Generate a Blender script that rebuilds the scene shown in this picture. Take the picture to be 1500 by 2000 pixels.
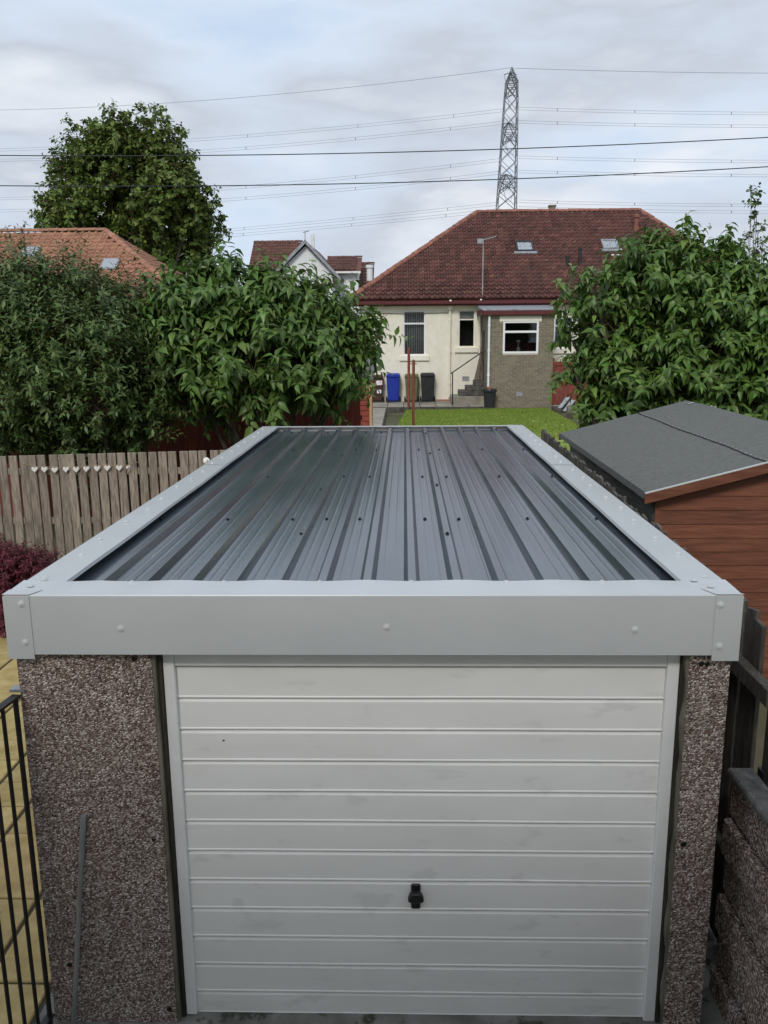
import bpy, bmesh, math, random
import numpy as np
from mathutils import Vector, Matrix, noise as mnoise
random.seed(7); rng = np.random.default_rng(7)
sc = bpy.context.scene
for o in list(bpy.data.objects): bpy.data.objects.remove(o)
COL = sc.collection
# ------------------------------------------------------------------ camera
F = 1655.76
PIT, YAW, ROL = (math.radians(a) for a in (12.417, 1.4598, -.4807))
CAM = Vector((.0569, 0, 3.026))
FW = Vector((-math.sin(YAW)*math.cos(PIT), math.cos(YAW)*math.cos(PIT), -math.sin(PIT)))
_r = Vector((math.cos(YAW), math.sin(YAW), 0)); _u = _r.cross(FW)
RT = _r*math.cos(ROL)+_u*math.sin(ROL); UP = -_r*math.sin(ROL)+_u*math.cos(ROL)
cd = bpy.data.cameras.new('camera'); cam = bpy.data.objects.new('camera', cd); COL.objects.link(cam)
cd.sensor_fit = 'VERTICAL'; cd.sensor_height = 24; cd.sensor_width = 24; cd.lens = 24*F/2000
cd.clip_start = .05; cd.clip_end = 3000
m = Matrix((RT, UP, -FW)).transposed().to_4x4(); m.translation = CAM; cam.matrix_world = m
sc.camera = cam
def ray(x, y): return RT*((x-750)/F)+UP*((1000-y)/F)+FW
def at(x, y, Y): d = ray(x, y); return CAM+d*(Y/d.y)
def atz(x, y, z): d = ray(x, y); return CAM+d*((z-CAM.z)/d.z)
# ------------------------------------------------------------------ sky, sun, exposure
SUN_EL, SUN_AZ = math.radians(40), math.radians(192)      # azimuth measured from +Y towards +X: sun is behind the viewer, a little left
w = bpy.data.worlds.new('World'); sc.world = w; w.use_nodes = True
nt = w.node_tree; nt.nodes.clear(); N = nt.nodes.new; L = nt.links.new
out = N('ShaderNodeOutputWorld'); bg = N('ShaderNodeBackground'); bg.inputs[1].default_value = .1
sky = N('ShaderNodeTexSky'); sky.sky_type = 'NISHITA'; sky.sun_disc = False
sky.sun_elevation = SUN_EL; sky.sun_rotation = SUN_AZ
tc = N('ShaderNodeTexCoord'); sep = N('ShaderNodeSeparateXYZ'); L(tc.outputs['Generated'], sep.inputs[0])
def wm(op, a, b=None, c=None):
    n = N('ShaderNodeMath'); n.operation = op
    for i, v in enumerate((a, b, c)):
        if v is None: continue
        if isinstance(v, (int, float)): n.inputs[i].default_value = v
        else: L(v, n.inputs[i])
    return n.outputs[0]
def wnoise(sc_, det, rough, stretch, off=(0, 0, 0)):
    mp = N('ShaderNodeMapping'); mp.inputs['Scale'].default_value = stretch; mp.inputs['Location'].default_value = off
    L(tc.outputs['Generated'], mp.inputs[0]); n = N('ShaderNodeTexNoise')
    n.inputs['Scale'].default_value = sc_; n.inputs['Detail'].default_value = det; n.inputs['Roughness'].default_value = rough
    L(mp.outputs[0], n.inputs['Vector']); return n.outputs['Fac']
def wramp(fac, stops):
    n = N('ShaderNodeValToRGB'); el = n.color_ramp.elements
    el[0].position, el[0].color = stops[0][0], (*stops[0][1], 1); el[1].position, el[1].color = stops[-1][0], (*stops[-1][1], 1)
    for p, c in stops[1:-1]: e = el.new(p); e.color = (*c, 1)
    L(fac, n.inputs[0]); return n.outputs[0]
def wmix(f, a, b):
    n = N('ShaderNodeMix'); n.data_type = 'RGBA'
    for s, v in ((n.inputs[0], f), (n.inputs[6], a), (n.inputs[7], b)):
        if isinstance(v, (int, float)): s.default_value = v
        elif isinstance(v, tuple): s.default_value = (*v, 1)
        else: L(v, s)
    return n.outputs[2]
big = wnoise(2.3, 6, .52, (1, 1, 3.4), (3.1, .4, 1.7)); fine = wnoise(4.6, 7, .5, (1, 1, 2.9), (.3, 5.1, .2))
cover = wm('ADD', wm('MULTIPLY', big, .65), wm('MULTIPLY', fine, .35))
veil = wramp(cover, [(.36, (5.1, 6.2, 7.8)), (.45, (5.7, 6.6, 7.8)), (.51, (5.35, 6.0, 7.0)), (.56, (4.85, 5.3, 6.1)), (.62, (5.8, 6.3, 7.0)), (.68, (7.2, 7.5, 8.0))])
mask = wramp(cover, [(.30, (.80,)*3), (.46, (1, 1, 1))])
base = wmix(mask, sky.outputs[0], veil)
cm = wramp(fine, [(.50, (0, 0, 0)), (.63, (1, 1, 1))])
lowband = wm('SUBTRACT', 1.0, wm('MULTIPLY', wm('ABSOLUTE', wm('SUBTRACT', sep.outputs[2], .155)), 11.0))
cum = wm('MULTIPLY', cm, wm('MAXIMUM', lowband, 0.0))
base = wmix(wm('MULTIPLY', cum, .7), base, (8.3, 8.4, 8.7))
L(base, bg.inputs[0]); L(bg.outputs[0], out.inputs[0])
sl = bpy.data.lights.new('sun', 'SUN'); sl.energy = 1.5; sl.angle = math.radians(14); sl.color = (1, .955, .89)
so = bpy.data.objects.new('sun', sl); COL.objects.link(so)
sd = Vector((math.sin(SUN_AZ)*math.cos(SUN_EL), math.cos(SUN_AZ)*math.cos(SUN_EL), math.sin(SUN_EL)))
so.rotation_euler = sd.to_track_quat('Z', 'Y').to_euler(); so.location = (0, -30, 40)
vs = sc.view_settings; vs.view_transform = 'Standard'; vs.look = 'None'; vs.exposure = .25; vs.gamma = 1
# ------------------------------------------------------------------ materials
def mat(name, c1, c2=None, scale=6, rough=.65, bump=0, bscale=60, stretch=(1, 1, 1), rnd=0, metal=0, spec=.4,
        ramp=(.35, .65), spots=None, spscale=30, spth=.68, kind='noise', transl=0, hue=None, bstretch=None, detail=4, ior=1.5):
    m = bpy.data.materials.new(name); m.use_nodes = True; t = m.node_tree; t.nodes.clear(); N = t.nodes.new; L = t.links.new
    o = N('ShaderNodeOutputMaterial'); p = N('ShaderNodeBsdfPrincipled')
    p.inputs['Roughness'].default_value = rough; p.inputs['Metallic'].default_value = metal; p.inputs['Specular IOR Level'].default_value = spec; p.inputs['IOR'].default_value = ior
    g = N('ShaderNodeNewGeometry')
    oi = N('ShaderNodeObjectInfo'); ad = N('ShaderNodeMath'); ad.operation = 'ADD'; L(oi.outputs['Random'], ad.inputs[0]); L(g.outputs['Random Per Island'], ad.inputs[1])
    fr = N('ShaderNodeMath'); fr.operation = 'FRACT'; L(ad.outputs[0], fr.inputs[0]); R = fr.outputs[0]
    def tex(s, st, det=detail):
        mp = N('ShaderNodeMapping'); mp.inputs['Scale'].default_value = st
        L(g.outputs['Position'], mp.inputs[0])
        if rnd:
            cb = N('ShaderNodeCombineXYZ'); mu = N('ShaderNodeMath'); mu.operation = 'MULTIPLY'; mu.inputs[1].default_value = 37
            L(R, mu.inputs[0]); L(mu.outputs[0], cb.inputs[0]); L(mu.outputs[0], cb.inputs[1]); L(cb.outputs[0], mp.inputs['Location'])
        n = N('ShaderNodeTexNoise'); n.inputs['Scale'].default_value = s; n.inputs['Detail'].default_value = det; n.inputs['Roughness'].default_value = .6
        L(mp.outputs[0], n.inputs['Vector']); return n
    def rampn(fac, stops):
        r = N('ShaderNodeValToRGB'); e = r.color_ramp.elements
        e[0].position, e[0].color = stops[0][0], (*stops[0][1], 1); e[1].position, e[1].color = stops[-1][0], (*stops[-1][1], 1)
        for q, c in stops[1:-1]: k = e.new(q); k.color = (*c, 1)
        L(fac, r.inputs[0]); return r.outputs[0]
    c2 = c2 or c1; hgt = None
    if kind == 'pebble':
        v = N('ShaderNodeTexVoronoi'); v.inputs['Scale'].default_value = scale; v.inputs['Randomness'].default_value = 1
        mp = N('ShaderNodeMapping'); mp.inputs['Scale'].default_value = stretch; mp.inputs['Rotation'].default_value = (.3, .5, .2); L(g.outputs['Position'], mp.inputs[0]); L(mp.outputs[0], v.inputs['Vector'])
        sp = N('ShaderNodeSeparateColor'); L(v.outputs['Color'], sp.inputs[0])
        cell = rampn(sp.outputs[0], [(0, (.055, .04, .035)), (.22, (.15, .098, .082)), (.5, (.25, .19, .168)), (.72, (.36, .305, .28)), (.9, (.56, .52, .49)), (1, (.76, .73, .70))])
        big_ = tex(2.2, (1, 1, .7)); dirt = rampn(big_.outputs['Fac'], [(.3, c1), (.7, c2)])
        mx = N('ShaderNodeMix'); mx.data_type = 'RGBA'; mx.blend_type = 'MULTIPLY'; mx.inputs[0].default_value = 1; L(cell, mx.inputs[6]); L(dirt, mx.inputs[7])
        col = mx.outputs[2]; hgt = v.outputs['Distance']
    else:
        n = tex(scale, stretch); col = rampn(n.outputs['Fac'], [(ramp[0], c1), (ramp[1], c2)])
    if spots:
        s2 = tex(spscale, stretch if kind != 'pebble' else (1, 1, 1), 3); f = rampn(s2.outputs['Fac'], [(spth, (0, 0, 0)), (min(.99, spth+.07), (1, 1, 1))])
        mx = N('ShaderNodeMix'); mx.data_type = 'RGBA'; L(f, mx.inputs[0]); L(col, mx.inputs[6]); mx.inputs[7].default_value = (*spots, 1); col = mx.outputs[2]
    if rnd:
        hs = N('ShaderNodeHueSaturation'); mr = N('ShaderNodeMapRange'); mr.inputs[3].default_value = 1-rnd; mr.inputs[4].default_value = 1+rnd
        L(R, mr.inputs[0]); L(mr.outputs[0], hs.inputs['Value']); L(col, hs.inputs['Color'])
        if hue:
            m2 = N('ShaderNodeMath'); m2.operation = 'MULTIPLY'; m2.inputs[1].default_value = 7.31; L(R, m2.inputs[0])
            f2 = N('ShaderNodeMath'); f2.operation = 'FRACT'; L(m2.outputs[0], f2.inputs[0])
            r2 = N('ShaderNodeMapRange'); r2.inputs[3].default_value = .5-hue; r2.inputs[4].default_value = .5+hue; L(f2.outputs[0], r2.inputs[0]); L(r2.outputs[0], hs.inputs['Hue'])
        col = hs.outputs['Color']
    L(col, p.inputs['Base Color'])
    if bump:
        b = N('ShaderNodeBump'); b.inputs['Strength'].default_value = min(1, bump); b.inputs['Distance'].default_value = .01
        if hgt is None: hgt = tex(bscale, bstretch or stretch).outputs['Fac']
        else: b.invert = True
        L(hgt, b.inputs['Height']); L(b.outputs[0], p.inputs['Normal'])
    if transl:
        tr = N('ShaderNodeBsdfTranslucent'); L(col, tr.inputs[0]); ms = N('ShaderNodeMixShader'); ms.inputs[0].default_value = transl
        L(p.outputs[0], ms.inputs[1]); L(tr.outputs[0], ms.inputs[2]); L(ms.outputs[0], o.inputs[0])
    else: L(p.outputs[0], o.inputs[0])
    return m
def glass_mat():
    m = bpy.data.materials.new('window_glass'); m.use_nodes = True; t = m.node_tree; t.nodes.clear(); N = t.nodes.new; L = t.links.new
    o = N('ShaderNodeOutputMaterial'); tr = N('ShaderNodeBsdfTransparent'); tr.inputs[0].default_value = (.85, .87, .88, 1); gl = N('ShaderNodeBsdfGlossy'); gl.inputs['Roughness'].default_value = .02
    lw = N('ShaderNodeFresnel'); lw.inputs[0].default_value = 1.5; ms = N('ShaderNodeMixShader'); L(lw.outputs[0], ms.inputs[0]); L(tr.outputs[0], ms.inputs[1]); L(gl.outputs[0], ms.inputs[2]); L(ms.outputs[0], o.inputs[0]); return m
MT = dict(
 trim=mat('grey_white_coated_steel', (.515, .53, .53), (.555, .57, .568), 1.6, .27, .04, 3, spec=.9, ior=1.7),
 screw=mat('painted_screw', (.58, .595, .59), rough=.35, spec=.7),
 sheet=mat('anthracite_coated_sheet', (.040, .050, .064), (.062, .075, .093), 4, .19, .03, 60, (1, .3, 1), spec=1.0, ior=1.95, spots=(.2, .21, .23), spscale=26, spth=.72),
 blackscrew=mat('black_screw_cap', (.008, .008, .009), rough=.4),
 pebble=mat('pebbledash', (.85, .81, .78), (1.4, 1.33, 1.28), 145, .8, .9, kind='pebble', stretch=(1, 1, 1.15)),
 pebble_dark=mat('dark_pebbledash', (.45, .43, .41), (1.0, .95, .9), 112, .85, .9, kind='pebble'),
 pebble_wall=mat('brown_pebbledash', (.75, .69, .63), (1.45, 1.33, 1.24), 125, .85, .9, kind='pebble'),
 cope=mat('weathered_concrete_cope', (.05, .05, .048), (.13, .125, .115), 14, .9, .6, 90, spots=(.3, .29, .27), spscale=60, spth=.66),
 concrete=mat('mossy_concrete', (.12, .115, .1), (.24, .23, .21), 5, .9, .4, 60, spots=(.05, .055, .035), spscale=7, spth=.58),
 doorpaint=mat('dirty_white_paint', (.83, .82, .795), (.89, .88, .86), 2.2, .42, .04, 12, (1, 1, 2.4), ramp=(.3, .7), spots=(.775, .765, .745), spscale=4, spth=.6, spec=.45),
 framepaint=mat('white_frame_paint', (.80, .80, .79), (.86, .86, .85), 5, .45),
 plastic=mat('black_plastic', (.01, .01, .011), (.018, .018, .018), rough=.42),
 darkwood=mat('dark_wet_timber', (.02, .017, .014), (.055, .047, .036), 10, .8, .3, 60, (3, 3, .4)),
 mossedge=mat('mossy_panel_edge', (.09, .085, .055), (.2, .185, .14), 9, .9, .4, 50, (1, 1, .5)),
 black=mat('black_painted_iron', (.008, .008, .009), (.016, .015, .015), 20, .45),
 galv=mat('galvanised_steel', (.3, .31, .32), (.45, .46, .47), 18, .4, metal=.6, stretch=(1, 1, .2)),
 slab=mat('yellow_paving', (.36, .26, .095), (.50, .38, .165), 7, .8, .35, 55, rnd=.12, hue=.008, spots=(.2, .14, .05), spscale=3, spth=.66),
 joint=mat('dark_paving_joint', (.05, .045, .03), (.09, .08, .05), 30, .95),
 fence=mat('weathered_fence_timber', (.155, .124, .095), (.335, .285, .23), 7, .85, .4, 22, (7, 7, .8), rnd=.2, hue=.008, spots=(.07, .05, .035), spscale=3.4, spth=.66),
 fencedark=mat('damp_fence_timber', (.05, .045, .037), (.13, .117, .098), 8, .88, .35, 22, (7, 7, .8), rnd=.22),
 heart=mat('whitewashed_wicker', (.75, .73, .69), (.45, .42, .38), 70, .8, .5, 120, ramp=(.5, .75)),
 white=mat('white_upvc', (.78, .79, .79), (.84, .84, .83), 4, .35),
 shed=mat('brown_stained_boards', (.13, .042, .021), (.205, .075, .04), 5, .6, .3, 26, (.8, 7, 9), rnd=.14, spots=(.10, .03, .015), spscale=2, spth=.72),
 shedside=mat('grey_weathered_boards', (.10, .095, .085), (.23, .22, .2), 5, .85, .3, 26, (7, .8, 12), rnd=.15),
 felt=mat('green_grey_mineral_felt', (.118, .122, .112), (.155, .159, .147), 22, .95, .5, 300, spots=(.19, .195, .185), spscale=140, spth=.6),
 bitumen=mat('bitumen_seam', (.02, .02, .02), (.04, .04, .04), 30, .7),
 lightpaint=mat('pale_bird_lime', (.5, .5, .48)),
 redwood=mat('flaking_red_paint', (.20, .035, .022), (.30, .065, .042), 6, .75, .3, 30, (1, 1, 4), rnd=.15, spots=(.42, .33, .28), spscale=9, spth=.70),
 redwoodv=mat('dark_red_stained_boards', (.16, .035, .024), (.26, .06, .04), 6, .75, .3, 30, (5, 5, .6), rnd=.16),
 pinewood=mat('pale_timber_post', (.42, .27, .13), (.55, .38, .2), 8, .75, stretch=(5, 5, .6)),
 harl=mat('cream_harling', (.78, .73, .60), (.85, .81, .69), 4, .85, .8, 26, spots=(.71, .65, .52), spscale=2.2, spth=.64),
 creamsmooth=mat('cream_smooth_paint', (.79, .74, .61), (.85, .81, .69), 3, .6),
 whiteharl=mat('white_harling', (.72, .73, .73), (.80, .80, .79), 4, .85, .4, 20),
 tile=mat('red_brown_concrete_tile', (.068, .026, .02), (.125, .048, .036), 1.1, .68, .25, 30, rnd=.28, hue=.010, spots=(.22, .11, .08), spscale=3.4, spth=.65),
 tilebase=mat('tile_underlay', (.035, .014, .012), (.05, .02, .016), 4, .8),
 hiptile=mat('terracotta_ridge_tile', (.20, .075, .05), (.30, .125, .085), 5, .75, .2, 30, rnd=.18),
 otile=mat('orange_brown_roof_tile', (.27, .128, .075), (.38, .19, .12), 1.2, .72, .2, 30, rnd=.14, hue=.006),
 otilebase=mat('orange_underlay', (.2, .08, .045)),
 btile=mat('dark_brown_roof_tile', (.095, .042, .033), (.15, .07, .055), 3, .75, rnd=.2),
 maroon=mat('maroon_gutter_paint', (.085, .016, .016), (.12, .026, .024), 8, .5),
 brick=mat('buff_grey_brick', (.185, .16, .112), (.25, .215, .155), 9, .88, .3, 60, rnd=.14, hue=.008),
 mortar=mat('pale_mortar', (.42, .39, .32), (.5, .47, .39), 20, .95),
 lead=mat('grey_lead_flashing', (.2, .215, .23), (.34, .355, .37), 6, .45, .2, 14, spec=.6),
 interior=mat('dark_room', (.035, .03, .026), (.07, .06, .05), 3, .9),
 blind=mat('grey_vertical_blind', (.40, .39, .38), (.47, .46, .45), 5, .8, rnd=.08),
 stone=mat('dark_damp_stone', (.045, .042, .036), (.12, .11, .095), 5, .9, .4, 30),
 flag=mat('grey_flagstone', (.20, .18, .145), (.33, .3, .25), 3, .9, .3, 40, rnd=.15),
 lawn=mat('mown_lawn', (.115, .185, .018), (.25, .325, .045), 1.3, .9, .8, 120, (.5, 1.6, 1), spots=(.34, .35, .10), spscale=1.6, spth=.57, detail=7, ramp=(.3, .72)),
 earth=mat('rough_ground', (.06, .075, .03), (.12, .10, .06), .8, .95, .5, 12),
 rust=mat('rusty_painted_post', (.13, .035, .022), (.27, .09, .05), 16, .8, .3, 60, (1, 1, .3)),
 pole=mat('weathered_pole', (.08, .06, .045), (.2, .16, .12), 14, .8, .2, 40, (3, 3, .2), rnd=.2),
 blue=mat('blue_bin_plastic', (.012, .03, .27), (.016, .04, .33), 6, .45),
 green=mat('olive_green_bin_plastic', (.10, .115, .05), (.14, .155, .075), 6, .5),
 grey=mat('charcoal_bin_plastic', (.017, .018, .019), (.03, .031, .032), 6, .5),
 brown=mat('brown_bin_plastic', (.05, .022, .016), (.07, .03, .022), 6, .5),
 tyre=mat('black_rubber', (.012, .012, .012), rough=.8),
 sticker=mat('white_sticker', (.75, .74, .72), (.6, .1, .08), 13, .6, ramp=(.56, .58)),
 terracotta=mat('terracotta', (.35, .15, .08), (.45, .22, .13), 8, .8),
 bark=mat('grey_brown_bark', (.05, .04, .03), (.13, .105, .08), 10, .9, .6, 30, (3, 3, .6)),
 leafbig=mat('broad_leaf', (.080, .152, .029), (.142, .235, .052), 2.2, .42, rnd=.38, hue=.014, transl=.28, spec=.45),
 leafbig2=mat('broad_bright_leaf', (.082, .158, .028), (.145, .24, .05), 2.0, .42, rnd=.38, hue=.016, transl=.28, spec=.45),
 leafsmall=mat('narrow_dark_leaf', (.068, .115, .03), (.125, .19, .054), 1.6, .45, rnd=.45, hue=.024, transl=.22, spec=.4),
 leaftree=mat('lime_tree_leaf', (.085, .132, .022), (.155, .212, .042), .35, .55, rnd=.42, hue=.02, transl=.25),
 leafred=mat('purple_maple_leaf', (.085, .012, .022), (.15, .022, .036), 5, .5, rnd=.4, hue=.015, transl=.2),
 twig=mat('green_brown_twig', (.10, .06, .035), (.16, .1, .06), 20, .8),
 steel=mat('pylon_steel', (.2, .21, .22), (.28, .29, .3), 3, .6, metal=.2),
 insul=mat('insulator_glass', (.12, .11, .11), rough=.3),
 wire=mat('overhead_conductor', (.30, .31, .33), rough=.6),
 cable=mat('black_cable', (.03, .03, .032), rough=.6),
 glass=glass_mat(), curtain=mat('net_curtain', (.55, .54, .5), (.65, .64, .6), 9, .9))
# ------------------------------------------------------------------ builders
def wloc(o):
    v = Vector((0, 0, 0))
    while o is not None: v += o.location; o = o.parent
    return v
def tag(o, label=None, cat=None, group=None, kind=None):
    if label: o['label'] = label
    if cat: o['category'] = cat
    if group: o['group'] = group
    if kind: o['kind'] = kind
    return o
def thing(name, label, cat, loc, group=None):
    o = bpy.data.objects.new(name, None); o.empty_display_size = .1; COL.objects.link(o); o.location = loc
    return tag(o, label, cat, group)
class MB:
    def __init__(s): s.v = []; s.f = []; s.sm = False
    def add(s, vs, fs):
        n = len(s.v); s.v += [tuple(v) for v in vs]; s.f += [tuple(i+n for i in f) for f in fs]; return s
    def box(s, x0, x1, y0, y1, z0, z1):
        return s.add([(x, y, z) for x in (x0, x1) for y in (y0, y1) for z in (z0, z1)],
                     [(0, 1, 3, 2), (4, 6, 7, 5), (0, 4, 5, 1), (2, 3, 7, 6), (0, 2, 6, 4), (1, 5, 7, 3)])
    def hexa(s, a, b):      # a, b: two quads (4 points each) joined
        return s.add(list(a)+list(b), [(3, 2, 1, 0), (4, 5, 6, 7), (0, 1, 5, 4), (1, 2, 6, 5), (2, 3, 7, 6), (3, 0, 4, 7)])
    def tube(s, pts, r, n=8, cap=True):
        pts = [Vector(p) for p in pts]; rs = r if isinstance(r, (list, tuple)) else [r]*len(pts); rings = []
        for i, p in enumerate(pts):
            d = (pts[min(i+1, len(pts)-1)]-pts[max(i-1, 0)]).normalized()
            a = d.cross(Vector((0, 0, 1)) if abs(d.z) < .9 else Vector((1, 0, 0))).normalized(); b = d.cross(a)
            rings.append([p+(a*math.cos(t)+b*math.sin(t))*rs[i] for t in (2*math.pi*k/n for k in range(n))])
        fs = [(i*n+k, i*n+(k+1) % n, (i+1)*n+(k+1) % n, (i+1)*n+k) for i in range(len(pts)-1) for k in range(n)]
        if cap: fs += [tuple(range(n-1, -1, -1)), tuple((len(pts)-1)*n+k for k in range(n))]
        return s.add([v for R in rings for v in R], fs)
    def lathe(s, c, axis, prof, n=14):
        axis = Vector(axis).normalized(); c = Vector(c)
        a = axis.cross(Vector((0, 0, 1)) if abs(axis.z) < .9 else Vector((1, 0, 0))).normalized(); b = axis.cross(a); V = []
        for r, h in prof: V += [c+axis*h+(a*math.cos(t)+b*math.sin(t))*r for t in (2*math.pi*k/n for k in range(n))]
        fs = [(i*n+k, i*n+(k+1) % n, (i+1)*n+(k+1) % n, (i+1)*n+k) for i in range(len(prof)-1) for k in range(n)]
        fs += [tuple(range(n-1, -1, -1)), tuple((len(prof)-1)*n+k for k in range(n))]
        return s.add(V, fs)
    def extrude(s, poly, vec):
        vec = Vector(vec); n = len(poly); p = [Vector(q) for q in poly]
        return s.add(p+[q+vec for q in p], [tuple(range(n-1, -1, -1)), tuple(range(n, 2*n))]+[(i, (i+1) % n, n+(i+1) % n, n+i) for i in range(n)])
    def mesh(s, name, off=Vector((0, 0, 0)), smooth=False, bevel=0):
        me = bpy.data.meshes.new(name); me.from_pydata([tuple(Vector(v)-off) for v in s.v], [], s.f)
        bm = bmesh.new(); bm.from_mesh(me)
        bmesh.ops.recalc_face_normals(bm, faces=bm.faces)
        if bevel: bmesh.ops.bevel(bm, geom=[e for e in bm.edges if e.is_manifold and e.calc_face_angle(0) > .6], offset=bevel, segments=1, affect='EDGES')
        if smooth:
            for f in bm.faces: f.smooth = True
            for e in bm.edges: e.smooth = not (len(e.link_faces) == 2 and e.calc_face_angle(0) > .7)
        bm.to_mesh(me); bm.free(); return me
    def build(s, name, m, parent=None, smooth=False, bevel=0, origin=None):
        off = Vector(origin) if origin is not None else (wloc(parent) if parent else Vector((0, 0, 0)))
        o = bpy.data.objects.new(name, s.mesh(name, off, smooth, bevel)); o.data.materials.append(MT[m] if isinstance(m, str) else m)
        COL.objects.link(o); o.parent = parent
        o.location = off-(wloc(parent) if parent else Vector((0, 0, 0)))
        return o
def inst(name, me, parent, M4):
    o = bpy.data.objects.new(name, me); COL.objects.link(o); o.parent = parent
    o.matrix_basis = Matrix.Translation(-wloc(parent)) @ M4 if parent else M4
    return o
def shared(mb, m, smooth=False, bevel=0, name='piece'):
    me = mb.mesh(name, smooth=smooth, bevel=bevel); me.materials.append(MT[m]); return me
def frame4(o, x, y, z):
    M4 = Matrix((Vector(x), Vector(y), Vector(z))).transposed().to_4x4(); M4.translation = Vector(o); return M4
def npmesh(name, V, Fc, m, parent=None, smooth=False):
    V = np.asarray(V, dtype=np.float32); off = wloc(parent) if parent else Vector((0, 0, 0)); V = V-np.array(off, dtype=np.float32)
    k = Fc.shape[1]; me = bpy.data.meshes.new(name); me.vertices.add(len(V)); me.vertices.foreach_set('co', V.ravel())
    me.loops.add(Fc.size); me.loops.foreach_set('vertex_index', Fc.astype(np.int32).ravel()); me.polygons.add(len(Fc))
    me.polygons.foreach_set('loop_start', np.arange(0, Fc.size, k, dtype=np.int32)); me.polygons.foreach_set('loop_total', np.full(len(Fc), k, dtype=np.int32))
    me.update(calc_edges=True); me.validate()
    if smooth: me.polygons.foreach_set('use_smooth', np.ones(len(Fc), dtype=bool))
    me.materials.append(MT[m] if isinstance(m, str) else m); o = bpy.data.objects.new(name, me); COL.objects.link(o); o.parent = parent; return o
def struct(name, m, mb, label=None):
    o = mb.build(name, m); o['kind'] = 'structure'; o['label'] = label or name.replace('_', ' '); return o
# ------------------------------------------------------------------ the setting
HZ = .15                                        # level of the bungalow's patio
struct('ground', 'earth', MB().box(-600, 600, -60, 900, -1, -.06), 'rough green and brown ground under the gardens')
struct('drive', 'concrete', MB().box(-1.598, 1.85, -2.4, 4.2, -.05, .0), 'damp mossy concrete drive before the garage door')
lw = MB(); lp = [atz(793, 801, HZ), atz(1068, 797, HZ), atz(1140, 836, HZ), Vector((4.6, 17, HZ)), Vector((-.6, 17, HZ))]
lw.extrude([(p.x, p.y, HZ-.15) for p in lp], (0, 0, .15)); struct('lawn', 'lawn', lw, 'bright green mown lawn behind the garage')
struct('garden_path', 'flag', MB().box(-2.2, -.62, 17, 30.4, -.05, HZ-.006), 'worn grey path beside the lawn')
pat = struct('patio', 'stone', MB().box(-2.4, 9, 30.75, 33.1, -.05, HZ-.03), 'flagstone patio along the cream bungalow')
fl = shared(MB().box(0, .57, 0, .57, 0, .03), 'flag', bevel=.006)
for i in range(16):
    for j in range(4): inst('flagstone', fl, pat, Matrix.Translation((-2.35+i*.595, 30.77+j*.585, HZ-.028+random.uniform(0, .006))))
yp = struct('paved_yard', 'joint', MB().box(-5.2, -1.60, -2.4, 9.3, -.05, -.012), 'yellow paved yard left of the garage')
slabs = {}
for ci, (xa, xb) in enumerate(((-1.93, -1.615), (-2.39, -1.94), (-2.70, -2.40), (-3.16, -2.71), (-3.62, -3.17), (-4.08, -3.63), (-4.54, -4.09))):
    y = 1.61
    while y < 9.0:
        d = random.choice((.3, .6, .3)) if ci != 0 else random.choice((.3, .6))
        key = (round(xb-xa, 3), d)
        if key not in slabs: slabs[key] = shared(MB().box(0, xb-xa-.012, 0, d-.014, -.03, 0), 'slab', bevel=.006)
        inst('paving_slab', slabs[key], yp, Matrix.Translation((xa, y, random.uniform(-.002, .003)))); y += d
# ------------------------------------------------------------------ the garage
YF, XL, XR, ZT, ZB, YR, ZR = 3.142, -1.522, 1.354, 2.0, 1.757, 9.363, 1.9385
SLP = (ZR-ZT)/(YR-YF)
def rz(Y): return ZT+(Y-YF)*SLP
def roofpt(x, y, dz=0):                         # pixel to the roof plane
    d = ray(x, y); t = (ZT-.012+dz-YF*SLP-CAM.z)/(d.z-d.y*SLP); return CAM+d*t
G = thing('garage', 'concrete panel garage with white up and over door and dark ribbed metal roof', 'garage', ((XL+XR)/2, YF+3, 0))
YP = YF+.035
# walls: precast panels with a pebble finish
MB().box(-1.512, -.965, YP, YP+.06, -.04, ZB+.16).build('front_panel', 'pebble', G)
MB().box(-.965, -.952, YP+.004, YP+.10, -.04, ZB+.15).build('panel_edge', 'mossedge', G)
MB().box(1.181, 1.342, YP, YP+.06, -.04, ZB+.14).build('front_panel', 'pebble', G)
e = MB(); zz = -.04
prev = None
for k in range(24):
    z = -.04+k*(ZB+.16)/23; a = 1.171+.004*math.sin(k*1.7)+random.uniform(-.004, .004)
    cur = [(a, YP+.003, z), (1.181, YP+.003, z), (1.181, YP+.1, z), (a, YP+.1, z)]
    if prev: e.hexa(prev, cur)
    prev = cur
e.build('panel_edge', 'mossedge', G)
for i in range(9):                              # side panels
    y0 = YP+.06+i*.675
    MB().box(-1.505, -1.45, y0+.004, y0+.67, -.04, ZB+.15).build('side_panel', 'pebble', G)
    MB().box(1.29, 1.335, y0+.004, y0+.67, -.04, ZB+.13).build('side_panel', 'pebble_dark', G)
MB().box(-1.445, 1.285, YR-.16, YR-.1, -.04, ZB+.05).build('rear_wall', 'pebble', G)
for x, y, r in ((262, 1287, .012), (300, 1640, .008), (136, 1884, .012), (331, 1970, .012), (1370, 1296, .012), (1381, 1297, .011), (1335, 1649, .013)):
    p = at(x, y, YP); MB().lathe((p.x, YP-.0012, p.z), (0, -1, 0), [(r, 0), (r*.8, .0015)], 9).build('bolt_hole', 'blackscrew', G)
MB().box(-1.46, 1.30, YP+.45, YP+.5, 0, ZB+.1).build('inner_lining', 'interior', G)
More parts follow.
